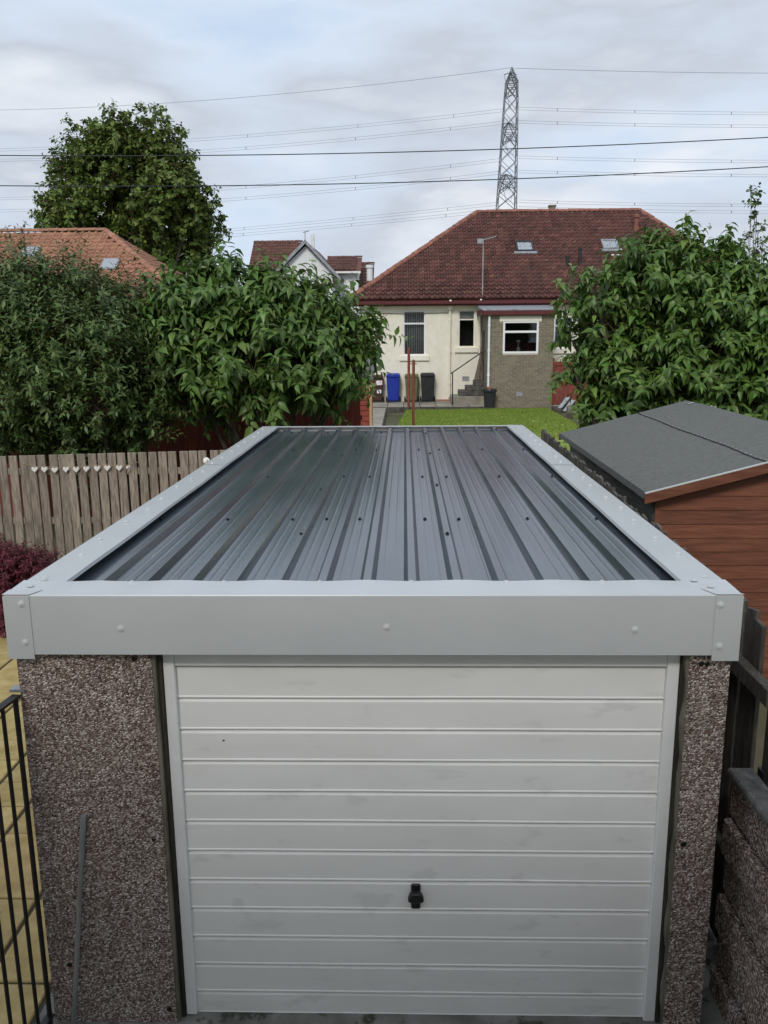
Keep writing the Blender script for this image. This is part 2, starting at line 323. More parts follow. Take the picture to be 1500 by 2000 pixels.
# door frame, timber packers, threshold
MB().box(-.952, -.934, YP+.03, YP+.12, 0, ZB+.1).build('timber_packer', 'darkwood', G)
MB().box(1.160, 1.176, YP+.03, YP+.12, 0, ZB+.1).build('timber_packer', 'darkwood', G)
MB().box(-.932, -.886, YF+.075, YF+.15, .004, ZB+.12).build('door_frame', 'framepaint', G, bevel=.003)
MB().box(1.1095, 1.158, YF+.075, YF+.15, -.012, ZB+.12).build('door_frame', 'framepaint', G, bevel=.003)
MB().box(-.886, 1.1095, YF+.082, YF+.15, 1.674, ZB+.12).build('door_frame', 'framepaint', G, bevel=.003)
YD = YF+.1
D = bpy.data.objects.new('garage_door', None); COL.objects.link(D); D.parent = G; D.location = Vector((.11, YD, 0))-wloc(G)
D['label'] = 'white horizontally ribbed up and over door'
zs = [1.670-.1418*k for k in range(12)]+[-.006]
for k in range(12):
    t_, b_ = zs[k], zs[k+1]
    pr = [(YD+.012, b_+.001), (YD-.003, b_+.001), (YD-.003, b_+.005), (YD, b_+.009), (YD, t_-.019), (YD+.014, t_-.005), (YD+.02, t_-.003), (YD+.02, b_+.001)]
    if k == 0: pr[4:6] = [(YD, t_-.010), (YD+.004, t_-.006)]
    nseg = 14; V = []; n = len(pr); x0, x1 = -.8855, 1.109
    for i in range(nseg+1):
        x = x0+(x1-x0)*i/nseg
        for yy, z_ in pr: V.append((x, yy+(.0022*mnoise.noise((x*2.1, z_*2.3, k*3.7)) if yy <= YD+.0005 else 0), z_+.0012*mnoise.noise((x*1.3, 0, k*5.1))))
    fs = [(i*n+a, i*n+(a+1) % n, (i+1)*n+(a+1) % n, (i+1)*n+a) for i in range(nseg) for a in range(n)]+[tuple(range(n-1, -1, -1)), tuple(nseg*n+a for a in range(n))]
    MB().add(V, fs).build('door_panel', 'doorpaint', D)
hp = at(812, 1748, YD)
MB().box(hp.x-.0205, hp.x+.0205, YD-.013, YD-.0025, hp.z-.061, hp.z+.062).build('handle_plate', 'plastic', D, bevel=.006)
hd = MB(); hy = YD-.014
hd.extrude([(hp.x-.016, hy, hp.z+.036), (hp.x+.016, hy, hp.z+.036), (hp.x+.026, hy, hp.z+.024), (hp.x+.036, hy, hp.z+.002), (hp.x+.029, hy, hp.z-.009), (hp.x-.029, hy, hp.z-.009), (hp.x-.036, hy, hp.z+.002), (hp.x-.026, hy, hp.z+.024)], (0, -.032, 0))
hd.build('handle', 'plastic', D, bevel=.005)
MB().lathe((hp.x, YD-.0132, hp.z-.034), (0, -1, 0), [(.008, 0), (.008, .004), (.005, .005)], 12).build('lock_barrel', 'grey', D)
cp = at(437, 1446, YD); MB().lathe((cp.x, YD-.0006, cp.z), (0, -1, 0), [(.007, 0), (.004, .001)], 6).build('paint_chip', 'blackscrew', D)
MB().box(-.95, 1.18, YF+.02, YF+.14, -.03, -.008).build('threshold', 'concrete', G, bevel=.004)
# ribbed metal roof: three overlapping sheets
ribs = [.085+.1885*k for k in range(-7, 6)]
def sheet_profile(xa, xb):
    P = [(xa, 0)]
    for c in ribs:
        if xa-.001 < c-.034 and c+.034 < xb+.001:
            P += [(c-.0345, 0), (c-.0165, .031), (c+.0165, .031), (c+.0345, 0)]
            for q in (.070, .118):
                if c+q+.012 < xb: P += [(c+q-.010, 0), (c+q-.004, .0008), (c+q+.004, .0008), (c+q+.010, 0)]
    P.append((xb, 0)); return P
def make_sheet(xa, xb, dz):
    P = sheet_profile(xa, xb); n = len(P); ys = [YF+.12+(YR-.06-YF-.12)*i/10 for i in range(11)]
    V = [(x, Y, rz(Y)-.046+dz+h+.0012*mnoise.noise((x*1.5, Y*.8, 3))) for Y in ys for x, h in P]
    fs = [(i*n+k, i*n+k+1, (i+1)*n+k+1, (i+1)*n+k) for i in range(10) for k in range(n-1)]
    return MB().add(V, fs).build('roof_sheet', 'sheet', G)
cuts = [XL+.05, ribs[4]+.040, ribs[9]+.040, XR-.05]
sheets = [make_sheet(cuts[0], cuts[1], 0), make_sheet(cuts[1]-.085, cuts[2], .0025), make_sheet(cuts[2]-.085, cuts[3], .005)]
bs = shared(MB().lathe((0, 0, 0), (0, 0, 1), [(.0115, 0), (.0115, .003), (.0065, .0035), (.0065, .009), (.004, .010)], 8), 'blackscrew', name='screw')
rows = {1015: (315, 445, 572, 638, 703, 830, 896, 1030, 1165), 932: (420, 523, 672, 722, 825, 872, 975, 1078), 879: (487, 572, 653, 695, 735, 818, 858, 942, 1022), 846: (570, 640, 715, 744, 803, 836, 905, 970)}
pts = [(x, y) for y, r in rows.items() for x in r]+[(580, 1055), (875, 1055), (627, 960), (855, 957), (663, 897), (843, 893), (685, 853), (833, 853)]
for x, y in pts:
    p = roofpt(x, y, -.034); s_ = 0 if p.x < cuts[1]-.06 else 1 if p.x < cuts[2]-.06 else 2
    dx = [abs(p.x-c) for c in ribs]; top = .0315 if min(dx) < .028 else .0005 if min(dx) > .04 else .012
    if top == .0315: p.x = min(ribs, key=lambda c: abs(c-p.x))
    inst('screw', bs, sheets[s_], Matrix.Translation((p.x, p.y, rz(p.y)-.046+.0025*s_+top)))
# trims
TW = .179
def side_trim(sgn, ya, yb, front):
    xo = XL if sgn < 0 else XR; t = .0016; dz = 0 if front else .0018
    m_ = MB(); xi = xo-sgn*TW
    for a, b in ((ya, yb),):
        n = 8
        for i in range(n):
            y0, y1 = a+(b-a)*i/n, a+(b-a)*(i+1)/n
            w0, w1 = .002*math.sin(y0*4.1), .002*math.sin(y1*4.1)
            prf = lambda Y, wv: [(xi, Y, rz(Y)-.012+dz+wv), (xi+sgn*.004, Y, rz(Y)+.003+dz+wv), (xo+sgn*dz, Y, rz(Y)+.001+dz), (xo+sgn*dz, Y, rz(Y)-.243)]
            m_.add(prf(y0, w0)+prf(y1, w1), [(0, 1, 5, 4), (1, 2, 6, 5), (2, 3, 7, 6)])
    o = m_.build('side_trim', 'trim', G)
    return o
mid = at(397, 912, 6.9).y
TL1 = side_trim(-1, YF+.012, 6.62, True); TL2 = side_trim(-1, 6.55, YR, False)
TR1 = side_trim(1, YF+.012, 6.52, True); TR2 = side_trim(1, 6.45, YR, False)
# front trim: face, top with slightly wavy inner edge, bottom lip
fm = MB(); n = 72; V = []; fsx = [(x_) for x_ in (269, 445, 627, 803, 985, 1168)]
scx = [roofpt(x, 1134).x for x in fsx]
for i in range(n+1):
    x = XL+.002+(XR-XL-.004)*i/n
    d = min(abs(x-s_) for s_ in scx+[XL+TW, XR-TW]); wv = .0055*min(1, d/.17)**1.5
    V += [(x, YF+.188, ZT-.018+wv), (x, YF+.186, ZT+.0035+wv), (x, YF+.09, ZT+.0045+wv*.5), (x, YF+.003, ZT+.004), (x, YF, ZT), (x, YF+.0004*math.sin(x*7), ZT-.12), (x, YF, ZB), (x, YF+.03, ZB-.002)]
fs = [(i*8+k, i*8+k+1, (i+1)*8+k+1, (i+1)*8+k) for i in range(n) for k in range(7)]
FT = fm.add(V, fs).build('front_fascia', 'trim', G)
MB().box(XL+.01, XR-.01, YR-.004, YR, ZR-.2, ZR+.002).build('rear_fascia', 'trim', G)
MB().box(XL+TW, XR-TW, YR-.05, YR-.004, ZR-.004, ZR+.001).build('rear_top_trim', 'trim', G)
# corner flaps folded round from the side trims
for sgn, x0, x1, zb in ((-1, XL-.002, at(60, 1200, YF).x, ZB-.018), (1, at(1396, 1200, YF).x, XR+.002, ZB-.022)):
    f_ = MB(); f_.box(x0, x1, YF-.0032, YF-.0012, zb, ZT+.0006); o = f_.build('corner_flap', 'trim', G)
    f2 = MB()
    if sgn > 0: f2.extrude([(x0, YF-.003, ZT+.0062), (x1+.001, YF-.003, ZT+.0062), (x1-.03, YF+.05, ZT+.0062), (x0-.035, YF+.075, ZT+.0062)], (0, 0, .0018))
    else: f2.extrude([(x0, YF-.003, ZT+.0062), (x1, YF-.003, ZT+.0062), (x1+.03, YF+.06, ZT+.0062), (x0, YF+.06, ZT+.0062)], (0, 0, .0018))
    f2.build('corner_tab', 'trim', G)
ws_t = shared(MB().lathe((0, 0, 0), (0, 0, 1), [(.0145, 0), (.0140, .0022), (.0085, .0028), (.0075, .0060), (.004, .0068)], 12), 'screw', name='screw')
Rf = Matrix.Rotation(math.radians(90), 4, 'X')
for x, y in ((236, 1228), (755, 1225), (1240, 1230)): p = at(x, y, YF); inst('screw', ws_t, FT, Matrix.Translation((p.x, YF-.0004, p.z)) @ Rf)
flaps = [o for o in G.children if o.name.startswith('corner_flap')]
for fo, q in ((flaps[0], ((42, 1179), (50, 1254))), (flaps[1], ((1407, 1181), (1404, 1262)))):
    for x, y in q: p = at(x, y, YF); inst('screw', ws_t, fo, Matrix.Translation((p.x, YF-.0032, p.z)) @ Rf)
for x in fsx: p = roofpt(x, 1135); inst('screw', ws_t, FT, Matrix.Translation((p.x, YF+.172, ZT+.0035)))
for x, y in ((60, 1149), (86, 1136), (1388, 1150), (1355, 1138)): p = roofpt(x, y, .012); inst('screw', ws_t, FT, Matrix.Translation((p.x, p.y, ZT+.0085)))
for tr1, tr2, xs in ((TL1, TL2, XL+.062), (TR1, TR2, XR-.062)):
    for k in range(17):
        Y = YF+.25+k*.355+.03*math.sin(k*2.3)
        if Y < YR-.1: inst('screw', ws_t, tr1 if Y < 6.5 else tr2, Matrix.Translation((xs+.012*math.sin(k*1.9), Y, rz(Y)+.003+(.0015 if Y > 6.5 else 0))))
# ------------------------------------------------------------------ left of the garage: pole, gate, fence, hearts
pt, pb = at(163, 1593, YP-.014), atz(144, 2003, 0)
P_ = thing('steel_tube', 'thin galvanised steel tube leaning on the pebbled panel', 'pole', (pb.x, pb.y, 0))
pm = pb.lerp(pt, .8); MB().tube([pb, pm], .0105, 12).build('lower_tube', 'galv', P_, smooth=True); MB().tube([pb.lerp(pt, .785), pt], .0125, 12).build('upper_sleeve', 'galv', P_, smooth=True)
hx, hy = -1.522, 3.165; gd = Vector((-.13, -.9915, 0))
GT = thing('iron_gate', 'black iron gate of upright bars swung open beside the garage', 'gate', (hx, hy, 0))
for zc in (1.57, .05):
    a = Vector((hx, hy, zc)); b = a+gd*1.0; sd_ = Vector((-gd.y, gd.x, 0))*.019
    MB().hexa([a-sd_+Vector((0, 0, -.006)), b-sd_+Vector((0, 0, -.006)), b+sd_+Vector((0, 0, -.006)), a+sd_+Vector((0, 0, -.006))], [a-sd_+Vector((0, 0, .006)), b-sd_+Vector((0, 0, .006)), b+sd_+Vector((0, 0, .006)), a+sd_+Vector((0, 0, .006))]).build('rail', 'black', GT, bevel=.002)
for k in range(10):
    p = Vector((hx, hy, 0))+gd*(.012+.088*k); MB().tube([(p.x, p.y, .05 if k else .01), (p.x, p.y, 1.566)], .0085 if k else .011, 8).build('bar', 'black', GT)
MB().box(hx-.03, hx+.032, hy+.004, hy+.05, 1.582, 1.594).build('hinge_bracket', 'galv', GT)
FL = thing('picket_fence', 'weathered grey timber fence of upright boards left of the garage', 'fence', (-3.2, 9.5, 0))
bsets = [shared(MB().box(-.048, .048, -.009, .009, 0, h), 'fence', bevel=.004, name='board') for h in (1.62, 1.635, 1.65)]
x = -5.6; k = 0
while x < -1.25:
    h = 1.61+(x+4.18)/2.2*.05; me = bsets[k % 3]
    inst('board', me, FL, Matrix.Translation((x, 9.5+random.uniform(-.003, .003), 0)) @ Matrix.Rotation(random.gauss(0, .006), 4, 'Y') @ Matrix.Scale(h/(1.62+.015*(k % 3)), 4, (0, 0, 1))); x += .1165+random.uniform(-.004, .005); k += 1
for z in (1.42, .84, .25): MB().box(-5.6, -1.2, 9.511, 9.56, z-.035, z+.035).build('rail', 'fence', FL)
for xx in (-5.2, -3.4, -1.6): MB().box(xx-.045, xx+.045, 9.562, 9.65, -.05, 1.55).build('post', 'fencedark', FL)
HG = thing('heart_garland', 'string of small white hearts hung along the picket fence', 'garland', (-3.6, 9.47, 1.45))
def heart(cx, cz, s, th, yaw=0):
    P = []
    for i in range(18):
        t = 2*math.pi*i/18; P.append((16*math.sin(t)**3/17*s, (13*math.cos(t)-5*math.cos(2*t)-2*math.cos(3*t)-math.cos(4*t))/17*s))
    m_ = MB(); cy, sy = math.cos(yaw), math.sin(yaw); n = len(P)
    def w3(a, d): return (cx+a*cy-d*sy, 9.47+a*sy+d*cy, 0)
    V = []
    for sc_, d in ((.8, -th), (1, 0), (.8, th)):
        for a, b in P: q = w3(a*sc_, d); V.append((q[0], q[1], cz+b*sc_))
    fs = [tuple(range(n-1, -1, -1)), tuple(range(2*n, 3*n))]+[(r*n+i, r*n+(i+1) % n, (r+1)*n+(i+1) % n, (r+1)*n+i) for r in (0, 1) for i in range(n)]
    return m_.add(V, fs)
hs_ = [(68, 917), (87, 917), (107, 918), (129, 917), (149, 917), (169, 916), (190, 915), (210, 914), (233, 914), (251, 914)]
sp_ = []
for i, (x, y) in enumerate(hs_):
    p = at(x, y, 9.47); heart(p.x, p.z, .043, .014, 1.35 if i == 9 else random.uniform(-.2, .2)).build('heart', 'heart', HG); sp_.append((p.x, 9.468, p.z+.038)); 
    if i < 9: q = at((x+hs_[i+1][0])/2, y-3, 9.47); sp_.append((q.x, 9.468, p.z+.03))
sp_ = [(sp_[0][0]-.15, 9.485, sp_[0][2]+.03)]+sp_+[(sp_[-1][0]+.12, 9.485, sp_[-1][2]+.03)]
MB().tube(sp_, .0018, 4).build('string', 'pinewood', HG)
p = at(402, 901, 9.44)
LM = thing('wall_light', 'small round white light fixed on the fence beside the garage trim', 'light', (p.x, 9.49, p.z))
MB().lathe((p.x, 9.49, p.z), (0, -1, 0), [(.030, 0), (.040, .012), (.040, .02), (.03, .03)], 16).build('base', 'white', LM, smooth=True)
MB().lathe((p.x, 9.459, p.z), (0, -1, 0), [(.024, 0), (.024, .03), (.018, .045), (.008, .05)], 16).build('lens', 'creamsmooth', LM, smooth=True)
# ------------------------------------------------------------------ right of the garage: fence, low wall, shed
FX = 1.612
FR = thing('boundary_fence', 'dark damp board fence between the garage and the brown shed', 'fence', (FX, 6.5, 0))
bd = [shared(MB().hexa([(-.01, -.048, 0), (.01, -.048, 0), (.01, .048, 0), (-.01, .048, 0)], [(-.01, -.048, 1.76+a), (.01, -.048, 1.76+a), (.01, .048, 1.76+b), (-.01, .048, 1.76+b)]), 'fencedark', bevel=.003, name='board') for a, b in ((0, .012), (.018, 0), (.008, .02))]
y = 3.545; k = 0
while y < 9.55:
    inst('board', bd[k % 3], FR, Matrix.Translation((FX+random.uniform(-.006, .006), y, random.uniform(-.02, .015)+.016*(y-3.5))) @ Matrix.Rotation(random.gauss(0, .012), 4, 'X')); y += .103+random.uniform(0, .012); k += 1
for z in (1.50, .55): MB().box(FX-.062, FX-.014, 3.30, 9.5, z-.04, z+.04).build('rail', 'fencedark', FR, bevel=.004)
for yy in (3.80, 5.9, 8.0, 9.4): MB().box(FX-.145, FX-.064, yy-.045, yy+.045, -.05, 1.70).build('post', 'fencedark', FR, bevel=.004)
# side fence panel standing on the neighbour's side, at the frame's edge
GP = thing('gate_post', 'dark timber gate post at the end of the boundary fence', 'post', (1.765, 3.62, 0))
MB().box(1.72, 1.81, 3.57, 3.66, -.05, 1.60).build('post', 'fencedark', GP, bevel=.006)
MB().box(1.70, 1.715, 3.58, 3.65, .9, 1.0).build('hinge_plate', 'black', GP)
LWm = thing('low_wall', 'low pebbled concrete boundary wall at the right of the drive', 'wall', (1.55, 2, 0))
wa, wb = Vector((1.46, 3.42, 0)), Vector((1.50, -1.0, 0))
def slab_wall(z0, z1, xo, m_, nm, y0=-1.0, y1=3.42):
    return MB().hexa([(1.46+xo, y1, z0), (1.575, y1, z0), (1.615, y0, z0), (1.50+xo, y0, z0)], [(1.46+xo, y1, z1), (1.575, y1, z1), (1.615, y0, z1), (1.50+xo, y0, z1)]).build(nm, m_, LWm, bevel=.008)
for k in range(6): slab_wall(-.05+k*.19, -.05+k*.19+.172, .028 if k % 2 else .004, 'pebble_wall', 'wall_panel')
slab_wall(1.092, 1.125, .002, 'cope', 'coping')
slab_wall(-.05, 1.091, .06, 'cope', 'wall_core')
EZ, EX = 1.7, 1.985; SY0, SY1 = 6.70, 10.54
ap = at(1340, 782, SY1); AX, AZ = ap.x, ap.z; s_ = (AZ-EZ)/(AX-EX)
SH = thing('garden_shed', 'brown stained timber shed with grey felt roof beside the garage', 'shed', (AX, 8.6, 0))
SX0 = EX+.115; SX1 = 2*AX-SX0; fy = SY0+.10
k = 0; z = .02
MB().box(SX0+.012, SX1-.012, fy+.012, SY1-.12, -.05, EZ-.03).build('wall_lining', 'interior', SH)
while z < AZ-.06:
    z1 = z+.1165; zc = z1
    xa = SX0 if zc < EZ+s_*.115 else EX+(zc-EZ)/s_+.05; xb = 2*AX-xa
    if xb-xa > .1:
        dl = 3.42
        for p0, p1 in ((xa, min(dl, xb)), (4.25, xb)) if z < 1.72 else ((xa, xb),):
            if p1-p0 > .03:
                MB().add([(p0, fy-.004, z+.002), (p1, fy-.004, z+.002), (p1, fy+.003, z1), (p0, fy+.003, z1), (p0, fy+.02, z+.002), (p1, fy+.02, z+.002), (p1, fy+.02, z1), (p0, fy+.02, z1)], [(0, 1, 2, 3), (7, 6, 5, 4), (0, 4, 5, 1), (3, 2, 6, 7), (0, 3, 7, 4), (1, 5, 6, 2)]).build('board', 'shed', SH)
    if z1 < EZ: MB().box(SX0-.006, SX0+.01, fy+.02, SY1-.1, z+.003, z1-.002).build('side_board', 'shedside', SH)
    z = z1
MB().box(SX0-.012, SX0+.03, fy-.018, fy-.005, 0, EZ-.03).build('corner_post', 'shed', SH)
DR = bpy.data.objects.new('shed_door', None); COL.objects.link(DR); DR.parent = SH; DR.location = Vector((3.8, fy, .05))-wloc(SH)
for k in range(14): MB().box(3.44, 4.23, fy-.010, fy+.01, .03+k*.12, .03+k*.12+.116).build('door_board', 'shed', DR)
MB().box(3.42, 3.50, fy-.026, fy-.011, .02, 1.71).build('door_stile', 'shed', DR)
MB().box(3.32, 3.60, fy-.036, fy-.027, 1.445, 1.475).build('hinge', 'galv', DR)
MB().box(3.24, 4.4, fy-.055, fy-.005, 1.76, 1.785).build('drip_rail', 'shed', SH)
for sg in (1, -1):
    fx = lambda X: X if sg > 0 else 2*AX-X
    def rp(X, Y, dz=0): return (fx(X), Y, EZ+(X-EX)*s_+dz)
    nu, nv = 14, 22; V = []
    for i in range(nu+1):
        for j in range(nv+1):
            X = EX+(AX-EX)*i/nu; Y = SY0+(SY1-SY0)*j/nv
            V.append(rp(X, Y, .012*mnoise.noise((X*1.6, Y*1.4, 2+sg)) if 0 < i < nu and 0 < j < nv else 0))
    b0 = len(V)
    for j in range(nv+1): Y = SY0+(SY1-SY0)*j/nv; V.append((fx(EX-.006), Y, EZ-.055+.008*mnoise.noise((Y*5, 1, 1))))
    fs = [(i*(nv+1)+j, i*(nv+1)+j+1, (i+1)*(nv+1)+j+1, (i+1)*(nv+1)+j) for i in range(nu) for j in range(nv)]+[(j, j+1, b0+j+1, b0+j) for j in range(nv)]
    MB().add(V, fs).build('roof_felt', 'felt', SH, smooth=True)
    MB().hexa([rp(EX+.02, SY0+.02, -.03), rp(AX, SY0+.02, -.03), rp(AX, SY1-.02, -.03), rp(EX+.02, SY1-.02, -.03)], [rp(EX+.02, SY0+.02, -.015), rp(AX, SY0+.02, -.015), rp(AX, SY1-.02, -.015), rp(EX+.02, SY1-.02, -.015)]).build('roof_deck', 'shedside', SH)
    for Y0, Y1 in ((SY0-.022, SY0-.003), (SY1+.003, SY1+.02)):
        MB().hexa([rp(EX-.015, Y0, -.085), rp(AX, Y0, -.085), rp(AX, Y1, -.085), rp(EX-.015, Y1, -.085)], [rp(EX-.015, Y0, -.004), rp(AX, Y0, -.004), rp(AX, Y1, -.004), rp(EX-.015, Y1, -.004)]).build('barge_board', 'shed', SH, bevel=.003)
    MB().hexa([rp(EX-.012, SY0-.024, -.002), rp(AX, SY0-.024, -.002), rp(AX, SY0+.004, -.002), rp(EX-.012, SY0+.004, -.002)], [rp(EX-.012, SY0-.024, .006), rp(AX, SY0-.024, .006), rp(AX, SY0+.004, .006), rp(EX-.012, SY0+.004, .006)]).build('felt_edge', 'lightpaint' if sg > 0 else 'felt', SH)
# lapped joint on the visible slope
q0, q1 = [(EZ+0, 0)]*2
sx = EX+.93
MB().tube([(sx+.004*math.sin(k*2.2), SY0+(SY1-SY0)*k/44, EZ+(sx-EX)*s_+.004+.012*mnoise.noise((sx*1.6, (SY0+(SY1-SY0)*k/44)*1.4, 3))*(0 < k < 44)) for k in range(45)], .006, 5).build('felt_seam', 'bitumen', SH)
nl = shared(MB().lathe((0, 0, 0), (0, 0, 1), [(.011, 0), (.008, .003)], 6), 'galv', name='nail')
for k in range(38):
    Y = SY0+.08+k*.1; X = sx+.025+random.uniform(-.005, .005)
    if Y < SY1: inst('clout_nail', nl, SH, Matrix.Translation((X, Y, EZ+(X-EX)*s_+.002+.012*mnoise.noise((X*1.6, Y*1.4, 3)))))
for px_, py_ in ((1347, 785), (1352, 789), (1389, 801), (1396, 803)):
    d = ray(px_, py_); pp = CAM+d*((EZ-EX*s_+CAM.x*s_-CAM.z)/(d.z-d.x*s_)) if False else at(px_, py_, 10.2)
    MB().lathe((pp.x, pp.y, max(EZ+(AX-abs(pp.x-AX)-EX)*s_+.012, 0)), (0, 0, 1), [(.02, 0), (.012, .004)], 6).build('bird_lime', 'lightpaint', SH)
# ------------------------------------------------------------------ tiled roofs
def tile_mb(w, g, th=.052):
    P = [(0, .0), (.50*w, -.006), (.60*w, .034), (.76*w, .050), (.90*w, .034), (w, .002)]; l = g*1.12; V = []
    for yy, dz in ((0, th), (l, .006)): V += [(x, yy, z+dz) for x, z in P]
    V += [(x, .0, -.004) for x, z in P]; n = len(P)
    return V, [(k, k+1, n+k+1, n+k) for k in range(n-1)]+[(2*n+k, 2*n+k+1, k+1, k) for k in range(n-1)]
def tiled_slope(parent, O, U, V_, inside, ulen, vlen, tw, g, m_, nparts, stagger=False):
    O, U, V_ = Vector(O), Vector(U).normalized(), Vector(V_).normalized(); Nn = U.cross(V_).normalized()
    vs, fs = tile_mb(tw, g); me = shared(MB().add(vs, fs), m_, name='tile'); vs = np.array(vs); fs = np.array(fs); cnt = 0; AV, AF = [], []; base = 0
    Um, Vm, Nm, Om = (np.array(a) for a in (U, V_, Nn, O)); cand = []
    for j in range(int(vlen/g)+1):
        for i in range(int(ulen/tw)+1):
            u0, v0 = i*tw, j*g
            if inside(u0+tw/2, v0+g/2):
                o3 = O+U*u0+V_*v0; d = o3-CAM; zc = d.dot(FW); sx_ = 750+F*d.dot(RT)/zc
                cand.append((zc if -30 < sx_ < 1530 else zc+1000, u0, v0))
    cand.sort()
    for k, (zc, u0, v0) in enumerate(cand):
        ju, jv, jn = random.uniform(-.004, .004), random.uniform(-.008, .008), random.uniform(-.003, .005)
        o3 = O+U*(u0+ju)+V_*(v0+jv)+Nn*jn
        if k < nparts: inst('tile', me, parent, frame4(o3, U, V_, Nn))
        else:
            AV.append(np.array(o3)+vs[:, :1]*Um+vs[:, 1:2]*Vm+vs[:, 2:3]*Nm); AF.append(fs+base); base += len(vs)
    if AV:
        o = npmesh('tiles', np.vstack(AV), np.vstack(AF), m_, parent); o['kind'] = 'stuff'
def cap_tiles(parent, a, b, r, step, m_):
    a, b = Vector(a), Vector(b); d = b-a; n = max(1, int(d.length/step)); d.normalize(); side = d.cross(Vector((0, 0, 1))).normalized(); up = side.cross(d)
    m0 = MB(); K = 7; l = d.length*0+(b-a).length/n*1.06; V = []
    for yy, rr in ((0, r*1.12), (l, r)): V += [(math.cos(t)*rr, yy, math.sin(t)*rr*.8) for t in (math.pi*k/(K-1) for k in range(K))]
    me = shared(m0.add(V, [(k, k+1, K+k+1, K+k) for k in range(K-1)]+[tuple(range(K))]), m_, name='ridge_tile')
    for k in range(n): inst('ridge_tile', me, parent, frame4(a+d*((b-a).length*k/n)+up*random.uniform(-.008, .008), side, d, up))
def wall_open(x0, x1, z0, z1, Y, ops, rev=.12):
    xs = sorted({x0, x1, *[a for o in ops for a in o[:2]]}); zs_ = sorted({z0, z1, *[a for o in ops for a in o[2:]]}); m_ = MB()
    for i in range(len(xs)-1):
        for j in range(len(zs_)-1):
            cx, cz = (xs[i]+xs[i+1])/2, (zs_[j]+zs_[j+1])/2
            if any(o[0] < cx < o[1] and o[2] < cz < o[3] for o in ops): continue
            m_.add([(xs[i], Y, zs_[j]), (xs[i+1], Y, zs_[j]), (xs[i+1], Y, zs_[j+1]), (xs[i], Y, zs_[j+1])], [(0, 1, 2, 3)])
    for a, b, c, d in ops:
        m_.add([(a, Y, c), (b, Y, c), (b, Y, d), (a, Y, d), (a, Y+rev, c), (b, Y+rev, c), (b, Y+rev, d), (a, Y+rev, d)], [(0, 4, 5, 1), (1, 5, 6, 2), (2, 6, 7, 3), (3, 7, 4, 0)])
    return m_
def window(parent, a, b, c, d, Y, fw_, m_, transom=None, rec=.035, room=.7):
    W = bpy.data.objects.new('window', None); COL.objects.link(W); W.parent = parent; W.location = Vector(((a+b)/2, Y, c))-wloc(parent)
    f = MB(); y0, y1 = Y+rec, Y+rec+.06
    f.box(a, a+fw_, y0, y1, c, d); f.box(b-fw_, b, y0, y1, c, d); f.box(a+fw_, b-fw_, y0, y1, c, c+fw_); f.box(a+fw_, b-fw_, y0, y1, d-fw_, d)
    if transom: f.box(a+fw_, b-fw_, y0-.004, y1, transom-fw_*.55, transom+fw_*.55)
    f.build('frame', m_, W)
    zz = [c+fw_, transom, d-fw_] if transom else [c+fw_, d-fw_]
    for i in range(len(zz)-1): MB().box(a+fw_, b-fw_, y0+.02, y0+.03, zz[i]+(.5*fw_ if i else 0), zz[i+1]-(.5*fw_ if transom and i == 0 else 0)).build('pane', 'glass', W)
    MB().add([(a-.2, y1+.01, c-.2), (b+.2, y1+.01, c-.2), (b+.2, y1+.01, d+.2), (a-.2, y1+.01, d+.2), (a-.2, y1+room, c-.2), (b+.2, y1+room, c-.2), (b+.2, y1+room, d+.2), (a-.2, y1+room, d+.2)], [(4, 5, 6, 7), (0, 4, 5, 1), (1, 5, 6, 2), (2, 6, 7, 3), (3, 7, 4, 0)]).build('room', 'interior', W)
    return W
# ------------------------------------------------------------------ the cream bungalow
HY = 33.0
B = thing('bungalow', 'cream harled bungalow with red brown hipped tile roof beyond the lawn', 'house', (5.8, HY+4, 0))
def hp_(x, y, Y=HY): p = at(x, y, Y); return p.x, p.z
def rect(x0, y0, x1, y1, Y=HY): a = hp_(x0, y0, Y); b = hp_(x1, y1, Y); return (a[0], b[0], b[1], a[1])
w1 = rect(787, 607, 831, 694); w2 = rect(896, 606, 927, 678); w3 = rect(1083, 620, 1118, 680)
EVZ = at(900, 588, HY).z; WX0, WX1 = at(703, 600, HY).x, 13.2
wall_open(WX0, WX1, 0, EVZ+.05, HY, [w1, w2, w3]).build('wall', 'harl', B)
MB().add([(WX0, HY, 0), (WX0, HY+9.6, 0), (WX0, HY+9.6, EVZ), (WX0, HY, EVZ)], [(0, 1, 2, 3)]).build('gable_wall', 'harl', B)
MB().add([(WX1, HY, 0), (WX1, HY+9.6, 0), (WX1, HY+9.6, EVZ), (WX1, HY, EVZ)], [(0, 1, 2, 3)]).build('gable_wall', 'harl', B)
MB().add([(WX0, HY+9.6, 0), (WX1, HY+9.6, 0), (WX1, HY+9.6, EVZ), (WX0, HY+9.6, EVZ)], [(0, 1, 2, 3)]).build('rear_wall', 'harl', B)
W1 = window(B, *w1, HY, .055, 'white', transom=hp_(800, 632)[1])
for k in range(9):
    xx = w1[0]+.09+(w1[1]-w1[0]-.18)*k/8; MB().add([(xx-.03, HY+.20, w1[2]+.08), (xx+.03, HY+.235, w1[2]+.08), (xx+.03, HY+.235, w1[3]-.07), (xx-.03, HY+.20, w1[3]-.07)], [(0, 1, 2, 3)]).build('blind_slat', 'blind', W1)
W2 = window(B, *w2, HY, .045, 'creamsmooth', transom=hp_(910, 624)[1])
MB().box(w2[0]+.05, w2[1]-.05, HY+.16, HY+.17, hp_(910, 622)[1], w2[3]-.05).build('blind', 'curtain', W2)
window(B, *w3, HY, .05, 'white', transom=hp_(1100, 636)[1])
